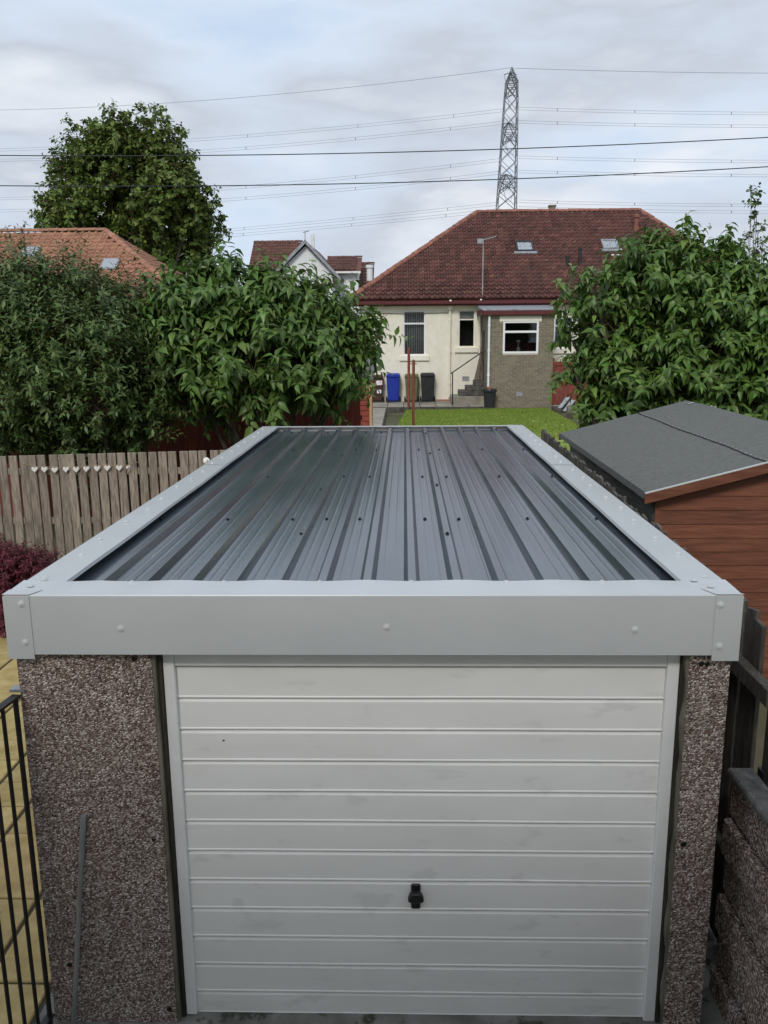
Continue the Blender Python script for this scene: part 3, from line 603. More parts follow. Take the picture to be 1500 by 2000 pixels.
for r_ in (w1, w2, w3): MB().box(r_[0]-.14, r_[1]+.14, HY-.075, HY+.06, r_[2]-.20, r_[2]-.003).build('window_sill', 'creamsmooth', B, bevel=.01)
# roof
ov = .32; e0 = Vector((at(681, 587, HY-ov).x, HY-ov, at(800, 586, HY-ov).z)); e1x = 13.6
RX0, RX1, RY = at(930, 419, 38).x, at(1250, 413, 38).x, 38.0; RZ = at(1090, 416, 38).z
e1 = Vector((e1x, HY-ov, e0.z)); r0, r1 = Vector((RX0, RY, RZ)), Vector((RX1, RY, RZ)); by = 2*RY-(HY-ov)
f0, f1 = Vector((e0.x, by, e0.z)), Vector((e1x, by, e0.z))
RF = MB().add([e0, e1, r1, r0, f0, f1], [(0, 1, 2, 3), (1, 5, 2), (5, 4, 3, 2), (4, 0, 3), (0, 4, 5, 1)]).build('roof', 'tilebase', B)
vl = (r0-Vector((RX0, e0.y, e0.z))); slen = vl.length; ul = (e1-e0).length
tiled_slope(RF, e0+Vector((0, -.05, .03)), (1, 0, 0), vl, lambda u, v: v < slen and u > .05+(RX0-e0.x)*v/slen and u < ul-(e1x-RX1)*v/slen-.05, ul, slen, .205, .272, 'tile', 300)
cap_tiles(RF, e0+Vector((0, -.03, .05)), r0+Vector((0, 0, .05)), .125, .38, 'hiptile'); cap_tiles(RF, e1+Vector((0, -.03, .05)), r1+Vector((0, 0, .05)), .125, .38, 'hiptile'); cap_tiles(RF, r0+Vector((0, 0, .06)), r1+Vector((0, 0, .06)), .13, .42, 'hiptile')
def onroof(x, y):                               # pixel to the front slope
    n = Vector((0, -vl.z, vl.y)).normalized(); d = ray(x, y); return CAM+d*((e0-CAM).dot(n)/d.dot(n))
vU = vl.normalized(); nU = Vector((1, 0, 0)).cross(vU)
def skylight(px_, py_, w_, h_, m_f, lbl, bars):
    p = onroof(px_, py_)+nU*.10; S = bpy.data.objects.new('skylight', None); COL.objects.link(S); S.parent = B; S.location = p-wloc(B); S['label'] = lbl
    def q(a, b, c): return p+Vector((1, 0, 0))*a+vU*b+nU*c
    def bar(a0, a1, b0, b1, c0, c1): return MB().hexa([q(a0, b0, c0), q(a1, b0, c0), q(a1, b1, c0), q(a0, b1, c0)], [q(a0, b0, c1), q(a1, b0, c1), q(a1, b1, c1), q(a0, b1, c1)])
    for g_ in ((-w_, -w_+.07, -h_, h_), (w_-.07, w_, -h_, h_), (-w_+.07, w_-.07, -h_, -h_+.07), (-w_+.07, w_-.07, h_-.07, h_)): bar(*g_, -.02, .075).build('frame', m_f, S)
    bar(-w_+.07, w_-.07, -h_+.07, h_-.07, .03, .045).build('pane', MT['skyglass'], S)
    for k in range(bars): a = -w_+.07+(2*w_-.14)*(k+1)/(bars+1); bar(a-.012, a+.012, -h_+.07, h_-.07, .046, .06).build('glazing_bar', m_f, S)
    bar(-w_-.1, w_+.1, -h_-.16, -h_-.005, -.01, .045).build('flashing', 'lead', S)
MT['skyglass'] = mat('skylight_glass', (.30, .32, .34), (.36, .38, .40), 2, .06, spec=.9)
skylight(1024, 487, .35, .38, 'grey', 'roof window with dark frame', 0); skylight(1190, 483, .31, .34, 'lead', 'older skylight with glazing bars', 1)
p = onroof(1200, 500); MB().hexa([p+Vector((-.42, 0, 0))-vU*.08+nU*.05, p+Vector((.5, 0, 0))-vU*.06+nU*.05, p+Vector((.5, 0, 0))+vU*.06+nU*.05, p+Vector((-.42, 0, 0))+vU*.05+nU*.05], [p+Vector((-.42, 0, 0))-vU*.08+nU*.075, p+Vector((.5, 0, 0))-vU*.06+nU*.075, p+Vector((.5, 0, 0))+vU*.06+nU*.075, p+Vector((-.42, 0, 0))+vU*.05+nU*.075]).build('mortar_patch', 'white', B)
for x, yt, yb in ((1108, 500, 524), (1132, 484, 522)):
    p = onroof(x, yb); top = at(x, yt, p.y); MB().tube([(p.x, p.y, p.z-.2), (p.x, p.y, top.z)], .065, 10).lathe((p.x, p.y, top.z-.08), (0, 0, 1), [(.085, 0), (.085, .08)], 10).build('flue_pipe', 'grey', B, smooth=True)
p = onroof(1242, 452); MB().lathe((p.x, p.y, p.z-.1), (0, 0, 1), [(.13, 0), (.12, .3), (.09, .35), (.09, .62), (.13, .64), (.13, .74), (.07, .78)], 12).build('vent_pot', 'hiptile', B, smooth=True)
p = at(1078, 416, 39.2); C_ = MB(); C_.box(p.x-.13, p.x+.13, 39.05, 39.35, RZ-.9, at(1078, 404, 39.2).z); C_.box(p.x-.16, p.x+.16, 39.02, 39.38, at(1078, 404, 39.2).z, at(1078, 401, 39.2).z); C_.build('chimney', 'brick', B)
MB().box(e0.x+.05, e1x-.05, HY-ov-.09, HY-ov+.01, e0.z-.17, e0.z-.06).build('gutter', 'maroon', B, bevel=.02)
MB().box(e0.x+.04, e1x-.04, HY-ov+.012, HY-ov+.035, e0.z-.22, e0.z+.0).build('eaves_board', 'maroon', B)
MB().box(e0.x+.04, e1x-.04, HY-ov+.036, HY+.02, e0.z-.2, e0.z-.18).build('soffit', 'creamsmooth', B)
def dpipe(x, yt, yb, Y, m_, par, r=.04, kick=0):
    a, b = at(x, yt, Y), at(x, yb, Y); pts_ = [(a.x, Y, b.z), (a.x, Y, a.z)]
    if kick: pts_ += [(a.x, Y-kick, a.z+kick*.8)]
    o = MB().tube(pts_, r, 10); 
    for k in range(3): z = b.z+(a.z-b.z)*(.15+.35*k); o.lathe((a.x, Y, z), (0, 0, 1), [(r*1.35, 0), (r*1.35, .07)], 10)
    return o.build('downpipe', m_, par, smooth=True)
dpipe(879, 600, 776, HY-.06, 'creamsmooth', B, .045, .3); dpipe(938, 598, 690, HY-.06, 'creamsmooth', B, .04, .3)
hp0 = at(879, 598, HY-.2); MB().box(hp0.x-.09, hp0.x+.09, HY-.17, HY-.02, hp0.z-.12, hp0.z+.05).build('hopper', 'creamsmooth', B)
a, b = at(695, 611, HY), at(876, 611, HY); MB().tube([(a.x+.1, HY-.02, a.z), ((a.x+b.x)/2, HY-.02, a.z-.05), (b.x, HY-.02, b.z)], .012, 5).build('wall_cable', 'pole', B)
r_ = rect(903, 735, 916, 744); MB().box(r_[0], r_[1], HY-.012, HY, r_[2], r_[3]).build('air_vent', 'lead', B)
r_ = rect(852, 780, 882, 786); MB().box(r_[0], r_[1], HY-.06, HY, r_[2]-.05, r_[3]).build('base_course', 'terracotta', B)
# aerial
p0 = onroof(942, 580); p1 = at(944, 470, p0.y+.1)
AE = thing('tv_aerial', 'thin television aerial on a mast over the bungalow roof', 'aerial', tuple(p0))
MB().tube([(p0.x, p0.y-.05, p0.z-.5), (p0.x, p0.y-.05, p0.z+.3), p1], .022, 6).build('mast', 'galv', AE)
a, b = at(934, 471, p1.y), at(969, 462, p1.y); MB().tube([a, b], .014, 6).build('boom', 'galv', AE)
for k in range(9):
    c = a.lerp(b, k/8); s2 = .10 if k > 2 else .17; MB().tube([c+Vector((0, -s2, .02)), c+Vector((0, s2, -.02))], .008, 5).build('element', 'galv', AE)
MB().box(a.x-.05, a.x+.16, p1.y-.2, p1.y-.18, a.z-.1, a.z+.07).build('reflector', 'galv', AE)
# brick extension
EYF = 30.75; X0, X1 = at(951, 700, EYF).x, at(1080, 700, EYF).x; ET = at(1000, 612, EYF).z; w4 = rect(983, 627, 1051, 690, EYF)
EX_ = thing('brick_extension', 'small buff brick porch extension with white window and grey flat roof', 'extension', ((X0+X1)/2, EYF+1, 0))
wall_open(X0+.004, X1-.004, 0, ET, EYF+.012, [w4], .1).build('mortar_bed', 'mortar', EX_)
MB().add([(X0+.006, EYF+.012, 0), (X0+.006, HY, 0), (X0+.006, HY, ET), (X0+.006, EYF+.012, ET)], [(0, 1, 2, 3)]).build('side_wall', 'brick', EX_)
MB().add([(X1-.006, EYF+.012, 0), (X1-.006, HY, 0), (X1-.006, HY, ET), (X1-.006, EYF+.012, ET)], [(0, 1, 2, 3)]).build('side_wall', 'brick', EX_)
bm_ = shared(MB().box(0, .215, 0, .02, 0, .064), 'brick', name='brick'); bh = shared(MB().box(0, .1, 0, .02, 0, .064), 'brick', name='brick')
cnt = 0; rest = MB(); lint = rect(976, 618, 1058, 627, EYF)
cells = []
for j in range(int((ET-.0)/.0755)):
    z = j*.0755+.01; off = 0 if j % 2 else -.1125; x = X0+off
    while x < X1-.02:
        a, b = max(x, X0), min(x+.215, X1)
        for o_ in (w4, (lint[0], lint[1], lint[2], lint[3])):
            if o_[2]-.03 < z+.03 < o_[3]+.02 and b > o_[0] and a < o_[1]:
                if a < o_[0]-.03: b = o_[0]-.006
                elif b > o_[1]+.03: a = o_[1]+.006
                else: a = b
        if b-a > .03: cells.append((a, b, z))
        x += .225
cells.sort(key=lambda c: (c[1]-c[0] < .2, abs(c[2]-1.7)))
for k, (a, b, z) in enumerate(cells):
    if k < 300: inst('brick', bm_, EX_, Matrix.Translation((a, EYF-random.uniform(0, .004), z)))
    else: rest.box(a, b, EYF-random.uniform(0, .004), EYF+.02, z, z+.064)
o = rest.build('bricks', 'brick', EX_); o['kind'] = 'stuff'
MB().box(lint[0], lint[1], EYF-.004, EYF+.03, lint[2]+.004, lint[3]).build('lintel', 'creamsmooth', EX_)
W4 = window(EX_, *w4, EYF, .07, 'white', transom=hp_(1000, 648, EYF)[1], rec=.01, room=1.3)
tp = at(1012, 683, EYF+.3); MB().lathe((tp.x, EYF+.3, tp.z-.06), (0, 0, 1), [(.07, 0), (.07, .12), (.02, .16), (.02, .3), (.08, .34), (.08, .38), (.02, .4)], 10).build('kitchen_stand', 'lead', W4, smooth=True)
r_ = rect(1008, 765, 1020, 774, EYF); MB().box(r_[0], r_[1], EYF-.014, EYF, r_[2], r_[3]).build('air_brick', 'lead', EX_)
rl = MB(); ry = EYF-.14; rl.hexa([(X0-.2, ry, ET+.09), (X1+.12, ry, ET+.09), (X1+.12, HY, ET+.22), (X0-.2, HY, ET+.22)], [(X0-.2, ry, ET+.15), (X1+.12, ry, ET+.15), (X1+.12, HY, ET+.34), (X0-.2, HY, ET+.34)]); rl.build('flat_roof', 'lead', EX_, bevel=.015)
MB().tube([(X0-.16+k*.25, HY-.12, ET+.32+.03*math.sin(k*1.7)) for k in range(12)], .06, 6).build('lead_roll', 'lead', EX_, smooth=True)
MB().box(X0-.17, X1+.1, ry-.03, ry+.02, ET-.06, ET+.088).build('eaves_board', 'maroon', EX_, bevel=.01)
MB().box(X0-.2, X0-.17, ry, HY-.03, ET-.06, ET+.12).build('eaves_board', 'maroon', EX_)
MB().box(X0-.03, X0, EYF+1.1, EYF+1.95, .85, 2.8).build('side_door', 'interior', EX_)
dpipe(956, 617, 755, EYF-.06, 'white', EX_, .038); 
# steps and handrail
ST = thing('stone_steps', 'dark damp stone steps rising to the porch side door', 'steps', (at(900, 785, 31.8).x, 31.8, HZ))
sxs = [881, 897, 911, 927, 951]; syt = [774, 764, 755, 745]
for k in range(4):
    a = at(sxs[k], 780, 31.4).x; b = at(951, 780, 31.4).x-.01; zt = at(890, syt[k], 31.4).z
    zb_ = HZ-.02 if k == 0 else at(890, syt[k-1], 31.4).z+.002
    MB().box(a, b, 31.4+.006*k, 32.4, zb_, zt).build('step', 'flag' if k == 0 else 'stone', ST, bevel=.015)
HR = thing('handrail', 'thin black handrail sloping up beside the porch steps', 'handrail', (at(884, 785, 31.36).x, 31.36, HZ))
a, b = at(884, 727, 31.36), at(947, 684, 31.36); MB().tube([(a.x, 31.36, HZ-.02), a], .02, 8).build('post', 'black', HR); MB().tube([at(880, 730, 31.36), b], .022, 8).build('rail', 'black', HR); 
MB().tube([b, (b.x, 31.5, b.z)], .02, 8).build('wall_bracket', 'black', HR)
for k, (xb, xt, yt) in enumerate(((931, 943, 655), (934, 945, 640), (937, 946, 662), (927, 939, 690), (941, 947, 648))):
    p0, p1 = at(xb, 744, 31.9), at(xt, yt, 32.6)
    t = thing('timber_pole', ['long thin timber pole leaning at the porch door, foot second from left', 'tallest timber pole leaning beside the porch', 'middle timber pole leaning beside the porch', 'short timber pole leaning lowest on the steps', 'timber pole leaning nearest the brick wall of the porch'][k], 'pole', tuple(p0), 'timber poles leaning by the porch')
    MB().tube([p0, p0.lerp(p1, .5), p1], [.034, .03, .026], 7).build('shaft', 'pole', t, smooth=True); MB().lathe(p0, (0, 0, 1), [(.038, -.0), (.038, .05)], 7).build('foot', 'stone', t)
# ------------------------------------------------------------------ bins, tub, posts
def wheelie(x0, x1, yt, m_, name, label, Y=32.5, sticker=False):
    a, b = at(x0, 784, Y), at(x1, 784, Y); cx = (a.x+b.x)/2; w_ = (b.x-a.x)/2; zt = at((x0+x1)/2, yt, Y).z-HZ; h = zt
    t = thing(name, label, 'bin', (cx, Y+.3, HZ), 'wheelie bins along the cream wall')
    def ring(wx, y0, y1, z): return [(cx-wx, y0, HZ+z), (cx+wx, y0, HZ+z), (cx+wx, y1, HZ+z), (cx-wx, y1, HZ+z)]
    bd_ = MB(); bd_.hexa(ring(w_*.78, Y+.06, Y+.44, .04), ring(w_*.92, Y, Y+.55, h*.88)); bd_.build('body', m_, t, bevel=.03)
    MB().hexa(ring(w_*.99, Y-.025, Y+.58, h*.88+.002), ring(w_*.99, Y-.025, Y+.58, h*.93)).build('rim', m_, t, bevel=.012)
    MB().hexa(ring(w_*.97, Y-.03, Y+.6, h*.93+.003), ring(w_*.86, Y+.05, Y+.55, h)).build('lid', m_, t, bevel=.02)
    MB().tube([(cx-w_*.8, Y+.64, HZ+h*.93), (cx+w_*.8, Y+.64, HZ+h*.93)], .016, 8).build('handle', m_, t)
    for s2 in (-1, 1): MB().lathe((cx+s2*w_*.86, Y+.36, HZ+.1), (s2, 0, 0), [(.1, 0), (.1, .045), (.06, .05)], 14).build('wheel', 'tyre', t, smooth=True)
    MB().box(cx-w_*.98, cx+w_*.98, Y-.03, Y+.05, HZ+.004, HZ+.05).build('foot_bar', 'grey', t)
    if sticker:
        p = at(741, 749, Y-.01); MB().box(p.x-.13, p.x+.11, Y-.008, Y-.002, p.z-.06, p.z+.11).build('sticker', 'sticker', t); p = at(741, 764, Y); MB().box(p.x-.09, p.x+.07, Y-.002, Y+.003, p.z-.08, p.z+.05).build('sticker', 'white', t)
wheelie(720, 749, 733, 'brown', 'wheelie_bin', 'dark brown wheelie bin with white sticker, half behind bush', sticker=True)
wheelie(754, 782, 730, 'blue', 'wheelie_bin', 'bright blue wheelie bin beneath the blinds window')
wheelie(790, 818, 731, 'green', 'wheelie_bin', 'olive green wheelie bin between blue and black bins')
wheelie(821, 850, 729, 'grey', 'wheelie_bin', 'charcoal black wheelie bin, rightmost along the cream wall')
tb = at(956, 790, 30.40); tb.z = HZ; T = thing('plastic_tub', 'round black plastic tub under the white downpipe', 'tub', tuple(tb)); tr_ = .235; th_ = at(956, 759, tb.y).z-HZ
tb = Vector((tb.x, tb.y, HZ))
MB().lathe(tb, (0, 0, 1), [(tr_*.78, 0), (tr_*.95, th_*.82)], 20).build('body', 'grey', T, smooth=True); MB().lathe(tb+Vector((0, 0, th_*.82+.002)), (0, 0, 1), [(tr_*1.05, 0), (tr_*1.08, th_*.1), (tr_*.98, th_*.17)], 20).build('rim', 'plastic', T, smooth=True)
MB().lathe(tb+Vector((-.02, -.06, th_)), (0, 0, 1), [(.07, 0), (.09, .07)], 10).build('pot', 'terracotta', T)
for x, yt, Y, z0, lb in ((798, 682, 30.6, HZ-.02, 'taller thin rusty clothes post on the patio edge'), (807, 706, 21.5, HZ-.05, 'shorter rusty clothes post with cross hooks on the lawn edge')):
    a = at(x, yt, Y); t = thing('clothes_post', lb, 'post', (a.x, Y, z0), 'rusty clothes posts'); 
    MB().tube([(a.x, Y, z0), (a.x+.004, Y, (z0+a.z)*.55), (a.x+.01, Y, a.z)], .05 if Y > 25 else .038, 10).build('shaft', 'rust', t, smooth=True)
    MB().lathe((a.x+.01, Y, a.z), (0, 0, 1), [(.04, 0), (.03, .03), (.01, .05)], 10).build('cap', 'rust', t)
    if Y < 25: MB().tube([(a.x-.07, Y, a.z-.06), (a.x+.09, Y, a.z-.06)], .012, 6).build('hook', 'rust', t)
# right edge of the lawn: red gate, leaning slabs, planter
RG = thing('red_gate', 'dark red timber gate right of the brick porch', 'gate', (at(1100, 790, 30.9).x, 30.9, HZ))
gz = at(1100, 706, 30.9).z; gx = at(1079, 750, 30.9).x
for k in range(11): MB().box(gx+.06+k*.145, gx+.06+k*.145+.14, 30.92, 30.945, HZ+.04, gz).build('board', 'redwoodv', RG, bevel=.004)
MB().box(gx-.06, gx+.05, 30.86, 30.97, HZ-.05, gz+.12).build('post', 'redwoodv', RG, bevel=.008); MB().box(gx+.055, gx+1.66, 30.885, 30.918, gz-.14, gz-.03).build('rail', 'redwoodv', RG)
for i, (x, y, lb) in enumerate(((1094, 797, 'grey concrete slab leaning beside the lawn, nearer the brick porch'), (1104, 803, 'grey concrete slab leaning beside the lawn, nearer the shed'))):
    p = atz(x, y, HZ); t = thing('leaning_slab', lb, 'slab', tuple(p), 'slabs leaning by the lawn')
    MB().hexa([p+Vector((-.1, 0, 0)), p+Vector((.04, -.06, 0)), p+Vector((.07, .0, .0)), p+Vector((-.07, .06, 0))], [p+Vector((.24, .3, .36)), p+Vector((.38, .24, .36)), p+Vector((.41, .3, .33)), p+Vector((.27, .36, .33))]).build('slab', 'lead', t, bevel=.01)
    MB().box(p.x+.12, p.x+.4, p.y+.38, p.y+.5, HZ, HZ+.3).build('prop_block', 'stone', t)
p = atz(1112, 806, HZ); t = thing('flower_trough', 'small stone flower trough at the lawn corner', 'planter', (p.x+.25, p.y+.3, HZ))
MB().box(p.x-.05, p.x+.75, p.y, p.y+.3, HZ-.02, HZ+.2).build('trough', 'flag', t, bevel=.02); MB().box(p.x, p.x+.7, p.y+.04, p.y+.26, HZ+.2, HZ+.215).build('soil', 'earth', t)
# red shed and red fence beyond the picket fence
RS = thing('red_shed', 'weathered red timber shed behind the broad leaved bush', 'shed', (-1.7, 19.5, 0)); rx = at(721, 780, 18.5).x; zt = at(710, 742, 18.5).z; k = 0; z = -.05
while z < zt-.02:
    MB().add([(rx-2.0, 18.49, z+.003), (rx, 18.49, z+.003), (rx, 18.505, z+.112), (rx-2.0, 18.505, z+.112), (rx-2.0, 18.53, z+.003), (rx, 18.53, z+.003), (rx, 18.53, z+.112), (rx-2.0, 18.53, z+.112)], [(0, 1, 2, 3), (7, 6, 5, 4), (0, 4, 5, 1), (3, 2, 6, 7), (0, 3, 7, 4), (1, 5, 6, 2)]).build('board', 'redwood', RS); z += .115
MB().box(rx+.003, rx+.06, 18.47, 18.55, -.05, zt+.02).build('corner_post', 'pinewood', RS)
MB().box(rx-2.0, rx-.02, 18.54, 21, -.05, zt-.02).build('wall', 'redwood', RS)
MB().hexa([(rx-2.1, 18.4, zt), (rx+.1, 18.4, zt), (rx+.1, 19.8, zt+.45), (rx-2.1, 19.8, zt+.45)], [(rx-2.1, 18.4, zt+.05), (rx+.1, 18.4, zt+.05), (rx+.1, 19.8, zt+.5), (rx-2.1, 19.8, zt+.5)]).build('felt_roof', 'felt', RS)
MB().hexa([(rx-2.1, 19.802, zt+.45), (rx+.1, 19.802, zt+.45), (rx+.1, 21.2, zt), (rx-2.1, 21.2, zt)], [(rx-2.1, 19.802, zt+.5), (rx+.1, 19.802, zt+.5), (rx+.1, 21.2, zt+.05), (rx-2.1, 21.2, zt+.05)]).build('felt_roof', 'felt', RS)
RFc = thing('red_fence', 'dark red board fence in shade behind the bushes on the left', 'fence', (-4, 13.4, 0))
rb = shared(MB().box(0, .128, 0, .02, -.05, 2.05), 'redwoodv', bevel=.004, name='board')
for k in range(48): inst('board', rb, RFc, Matrix.Translation((-6.6+k*.124, 13.4+random.uniform(0, .012), random.uniform(-.02, .02))))
for zc in (1.6, .5): MB().box(-6.6, -.62, 13.43, 13.47, zc-.04, zc+.04).build('rail', 'redwoodv', RFc)
RF2 = thing('red_side_fence', 'dark red board fence showing behind the shed roof at right edge', 'fence', (6.2, 14.6, 0))
for k in range(36): inst('board', rb, RF2, Matrix.Translation((4.6+k*.124, 14.6+random.uniform(0, .012), random.uniform(-.02, .02))))
MB().box(4.6, 9.1, 14.63, 14.67, 1.5, 1.58).build('rail', 'redwoodv', RF2)
# ------------------------------------------------------------------ houses behind
OH = thing('orange_roofed_house', 'house with orange brown hipped tile roof at left behind bushes', 'house', (-16, 41, 0)); OY = 40.0
oz = at(100, 454, OY).z; orx = at(207, 454, OY).x; run = 5.2; orise = 3.6; oex = orx+run; oe = Vector((-28, OY-run, oz-orise))
OR_ = MB().add([oe, (oex, OY-run, oz-orise), (orx, OY, oz), (-28, OY, oz), (-28, OY+run, oz-orise), (oex, OY+run, oz-orise)], [(0, 1, 2, 3), (1, 5, 2), (5, 4, 3, 2), (4, 0, 3)]).build('roof', 'otilebase', OH)
ovl = Vector((0, run, orise)); ol = ovl.length
tiled_slope(OR_, oe+Vector((8, -.05, .03)), (1, 0, 0), ovl, lambda u, v: v < ol and u+8 < (oex+28)-run*v/ol-.05, oex+20, ol, .31, .31, 'otile', 300)
tiled_slope(OR_, Vector((oex+.05, OY-run, oz-orise+.03)), (0, 1, 0), Vector((-run, 0, orise)), lambda u, v: v < ol and u > run*v/ol+.05 and u < 2*run-run*v/ol, 2*run, ol, .31, .31, 'otile', 60)
cap_tiles(OR_, (oex, OY-run, oz-orise+.05), (orx, OY, oz+.05), .15, .42, 'otile'); cap_tiles(OR_, (orx, OY, oz+.06), (-22, OY, oz+.06), .15, .42, 'otile')
MB().box(-27.6, oex-.4, OY-run+.4, OY+run-.4, -.06, oz-orise-.01).build('wall', 'whiteharl', OH)
oV = ovl.normalized(); oN = Vector((1, 0, 0)).cross(oV)
for x, y in ((60, 497), (216, 521)):
    d = ray(x, y); n_ = oN; p = CAM+d*((oe-CAM).dot(n_)/d.dot(n_))+oN*.12
    S = bpy.data.objects.new('skylight', None); COL.objects.link(S); S.parent = OH; S.location = p-wloc(OH)
    def q(a, b, c): return p+Vector((1, 0, 0))*a+oV*b+oN*c
    for a0, a1, b0, b1, c1, m_, nm in ((-.36, .36, -.42, .42, .04, 'lead', 'frame'), (-.29, .29, -.35, .35, .05, MT['skyglass'], 'pane')):
        MB().hexa([q(a0, b0, -.02), q(a1, b0, -.02), q(a1, b1, -.02), q(a0, b1, -.02)], [q(a0, b0, c1), q(a1, b0, c1), q(a1, b1, c1), q(a0, b1, c1)]).build(nm, m_, S)
WH = thing('white_house', 'white gabled house with dark brown roof between tree and bungalow', 'house', (-6, 57, 0)); WY = 55.0
def wp(x, y, Y=WY): return at(x, y, Y)
g0, g1, g2 = wp(548, 521), wp(597, 470), wp(655, 532)
MB().extrude([(g0.x+.15, WY, -.06), (g2.x-.2, WY, -.06), (g2.x-.2, WY, g2.z-.05), (g1.x, WY, g1.z-.3), (g0.x+.15, WY, g0.z-.05)], (0, 9, 0)).build('gable_wall', 'whiteharl', WH)
for a, b in ((g0, g1), (g2, g1)):
    a = a+(a-b).normalized()*.5
    RFw = MB().hexa([(a.x, WY-.3, a.z-.12), (b.x, WY-.3, b.z-.12), (b.x, WY+9.3, b.z-.12), (a.x, WY+9.3, a.z-.12)], [(a.x, WY-.3, a.z), (b.x, WY-.3, b.z), (b.x, WY+9.3, b.z), (a.x, WY+9.3, a.z)]).build('cross_roof', 'btile', WH)
    MB().hexa([(a.x, WY-.36, a.z-.2), (b.x, WY-.36, b.z-.2), (b.x, WY-.305, b.z-.2), (a.x, WY-.305, a.z-.2)], [(a.x, WY-.36, a.z+.05), (b.x, WY-.36, b.z+.05), (b.x, WY-.305, b.z+.05), (a.x, WY-.305, a.z+.05)]).build('barge_board', 'pebblebarge' if 'pebblebarge' in MT else 'lead', WH)
def wslope(x0, x1, ytop, drop, Y0, rundep, nm, wall_to):
    a, b = at(x0, ytop, Y0+rundep), at(x1, ytop, Y0+rundep); z1 = (a.z+b.z)/2
    o_ = MB().hexa([(a.x, Y0, z1-drop-.1), (b.x, Y0, z1-drop-.1), (b.x, Y0+rundep, z1-.1), (a.x, Y0+rundep, z1-.1)], [(a.x, Y0, z1-drop), (b.x, Y0, z1-drop), (b.x, Y0+rundep, z1), (a.x, Y0+rundep, z1)]).build(nm, 'btile', WH)
    V_ = Vector((0, rundep, drop)); l_ = V_.length; tiled_slope(o_, (a.x, Y0-.05, z1-drop+.02), (1, 0, 0), V_, lambda u, v: v < l_ and u < b.x-a.x-.2, b.x-a.x, l_, .33, .33, 'btile', 40)
    cap_tiles(o_, (a.x, Y0+rundep, z1+.03), (b.x, Y0+rundep, z1+.03), .14, .45, 'btile')
    MB().box(a.x+.2, b.x-.2, Y0+.35, Y0+rundep+1, -.06, z1-drop-.12 if wall_to is None else wall_to).build('wall', 'whiteharl', WH)
    MB().box(a.x, b.x, Y0-.14, Y0-.02, z1-drop-.2, z1-drop-.08).build('gutter', 'white', WH)
wslope(496, 590, 474, 2.1, 56.0, 2.8, 'main_roof', None); wslope(640, 707, 504, .9, 57.0, 2.0, 'side_roof', None); wslope(704, 731, 516, 1.6, 58.5, 2.0, 'rear_roof', None)
p = wp(722, 530, 57.8); MB().lathe((p.x, 57.8, p.z-.6), (0, 0, 1), [(.2, 0), (.2, .8), (.26, .82), (.26, 1.0)], 12).build('flue', 'whiteharl', WH, smooth=True)
p = wp(611, 470, 58); MB().tube([(p.x, 58, p.z-1.6), (p.x, 58, p.z+.4)], .11, 8).build('vent_pipe', 'whiteharl', WH, smooth=True)
p = wp(596, 470, WY+1); q_ = wp(597, 452, WY+1); MB().tube([(p.x, WY+1, p.z-.5), (p.x, WY+1, q_.z)], .03, 5).build('aerial_mast', 'galv', WH); MB().tube([(p.x-.12, WY+1, q_.z-.05), (p.x+.25, WY+1, q_.z+.03)], .03, 5).build('aerial_boom', 'galv', WH)
a, b = wp(586, 560), wp(612, 585)
WW = bpy.data.objects.new('window', None); COL.objects.link(WW); WW.parent = WH; WW.location = Vector((a.x, WY, b.z))-wloc(WH)
MB().box(a.x, b.x, WY-.05, WY-.005, b.z, a.z).build('frame', 'white', WW); MB().box(a.x+.1, b.x-.1, WY-.06, WY-.052, b.z+.1, a.z-.1).build('pane', 'skyglass', WW)
# the viewer's own house stands behind the camera and shades the garage front
OW = thing('rear_house', 'pale rendered two storey house behind the viewpoint', 'house', (0, -7, 0))
MB().box(-9, 9, -11, -2.6, -.06, 6.2).build('wall', 'harl', OW)
MB().extrude([(-9.3, -11.4, 6.203), (-9.3, -2.3, 6.203), (-9.3, -6.8, 9.1)], (18.6, 0, 0)).build('roof', 'btile', OW)
# ------------------------------------------------------------------ pylon and overhead lines
PY = 150.0; pk = at(1000, 131, PY); cxp = pk.x
PYL = thing('pylon', 'tall grey lattice steel electricity pylon behind the bungalow', 'pylon', (cxp, PY, -.06))
def hw(z):                                      # half width of the tower at height z
    zt, zb_ = at(1000, 160, PY).z, at(1000, 415, PY).z
    return .95+(zt-z)/(zt-zb_)*.62 if z < zt else max(.12, .9*(pk.z-z)/(pk.z-zt))
zsh = at(1000, 160, PY).z; lev = [0, 7, 13, 18, 22]; z = 22
while z < zsh-1.6: z += 2.45; lev.append(min(z, zsh))
lev[-1] = zsh
def cxz(z): return cxp-.45*(zsh-z)/(zsh-21)*1.0 if z < zsh else cxp
lg = lambda sx, sy, z: Vector((cxz(z)+sx*hw(z), PY+sy*hw(z), z))
cor = [(-1, -1), (1, -1), (1, 1), (-1, 1)]
for sx_, sy_ in cor: MB().tube([lg(sx_, sy_, z) for z in lev]+[(cxp, PY, pk.z)], .095, 5).build('leg', 'steel', PYL)
for i in range(4):
    a, b = cor[i], cor[(i+1) % 4]; br = MB()
    for j in range(len(lev)-1):
        z0, z1 = lev[j], lev[j+1]; br.tube([lg(*a, z0), lg(*b, z1)], .055, 4); br.tube([lg(*b, z0), lg(*a, z1)], .04, 4)
    for k in range(3):
        z = zsh+(pk.z-zsh)*(k+.0)/3; z1 = zsh+(pk.z-zsh)*(k+1)/3; br.tube([lg(*a, z), lg(*b, min(z1, pk.z-.1))], .06, 4); br.tube([lg(*a, z), lg(*b, z)], .07, 4)
    br.build('bracing', 'steel', PYL)
arms = [at(1000, y, PY).z for y in (163, 256, 352)]
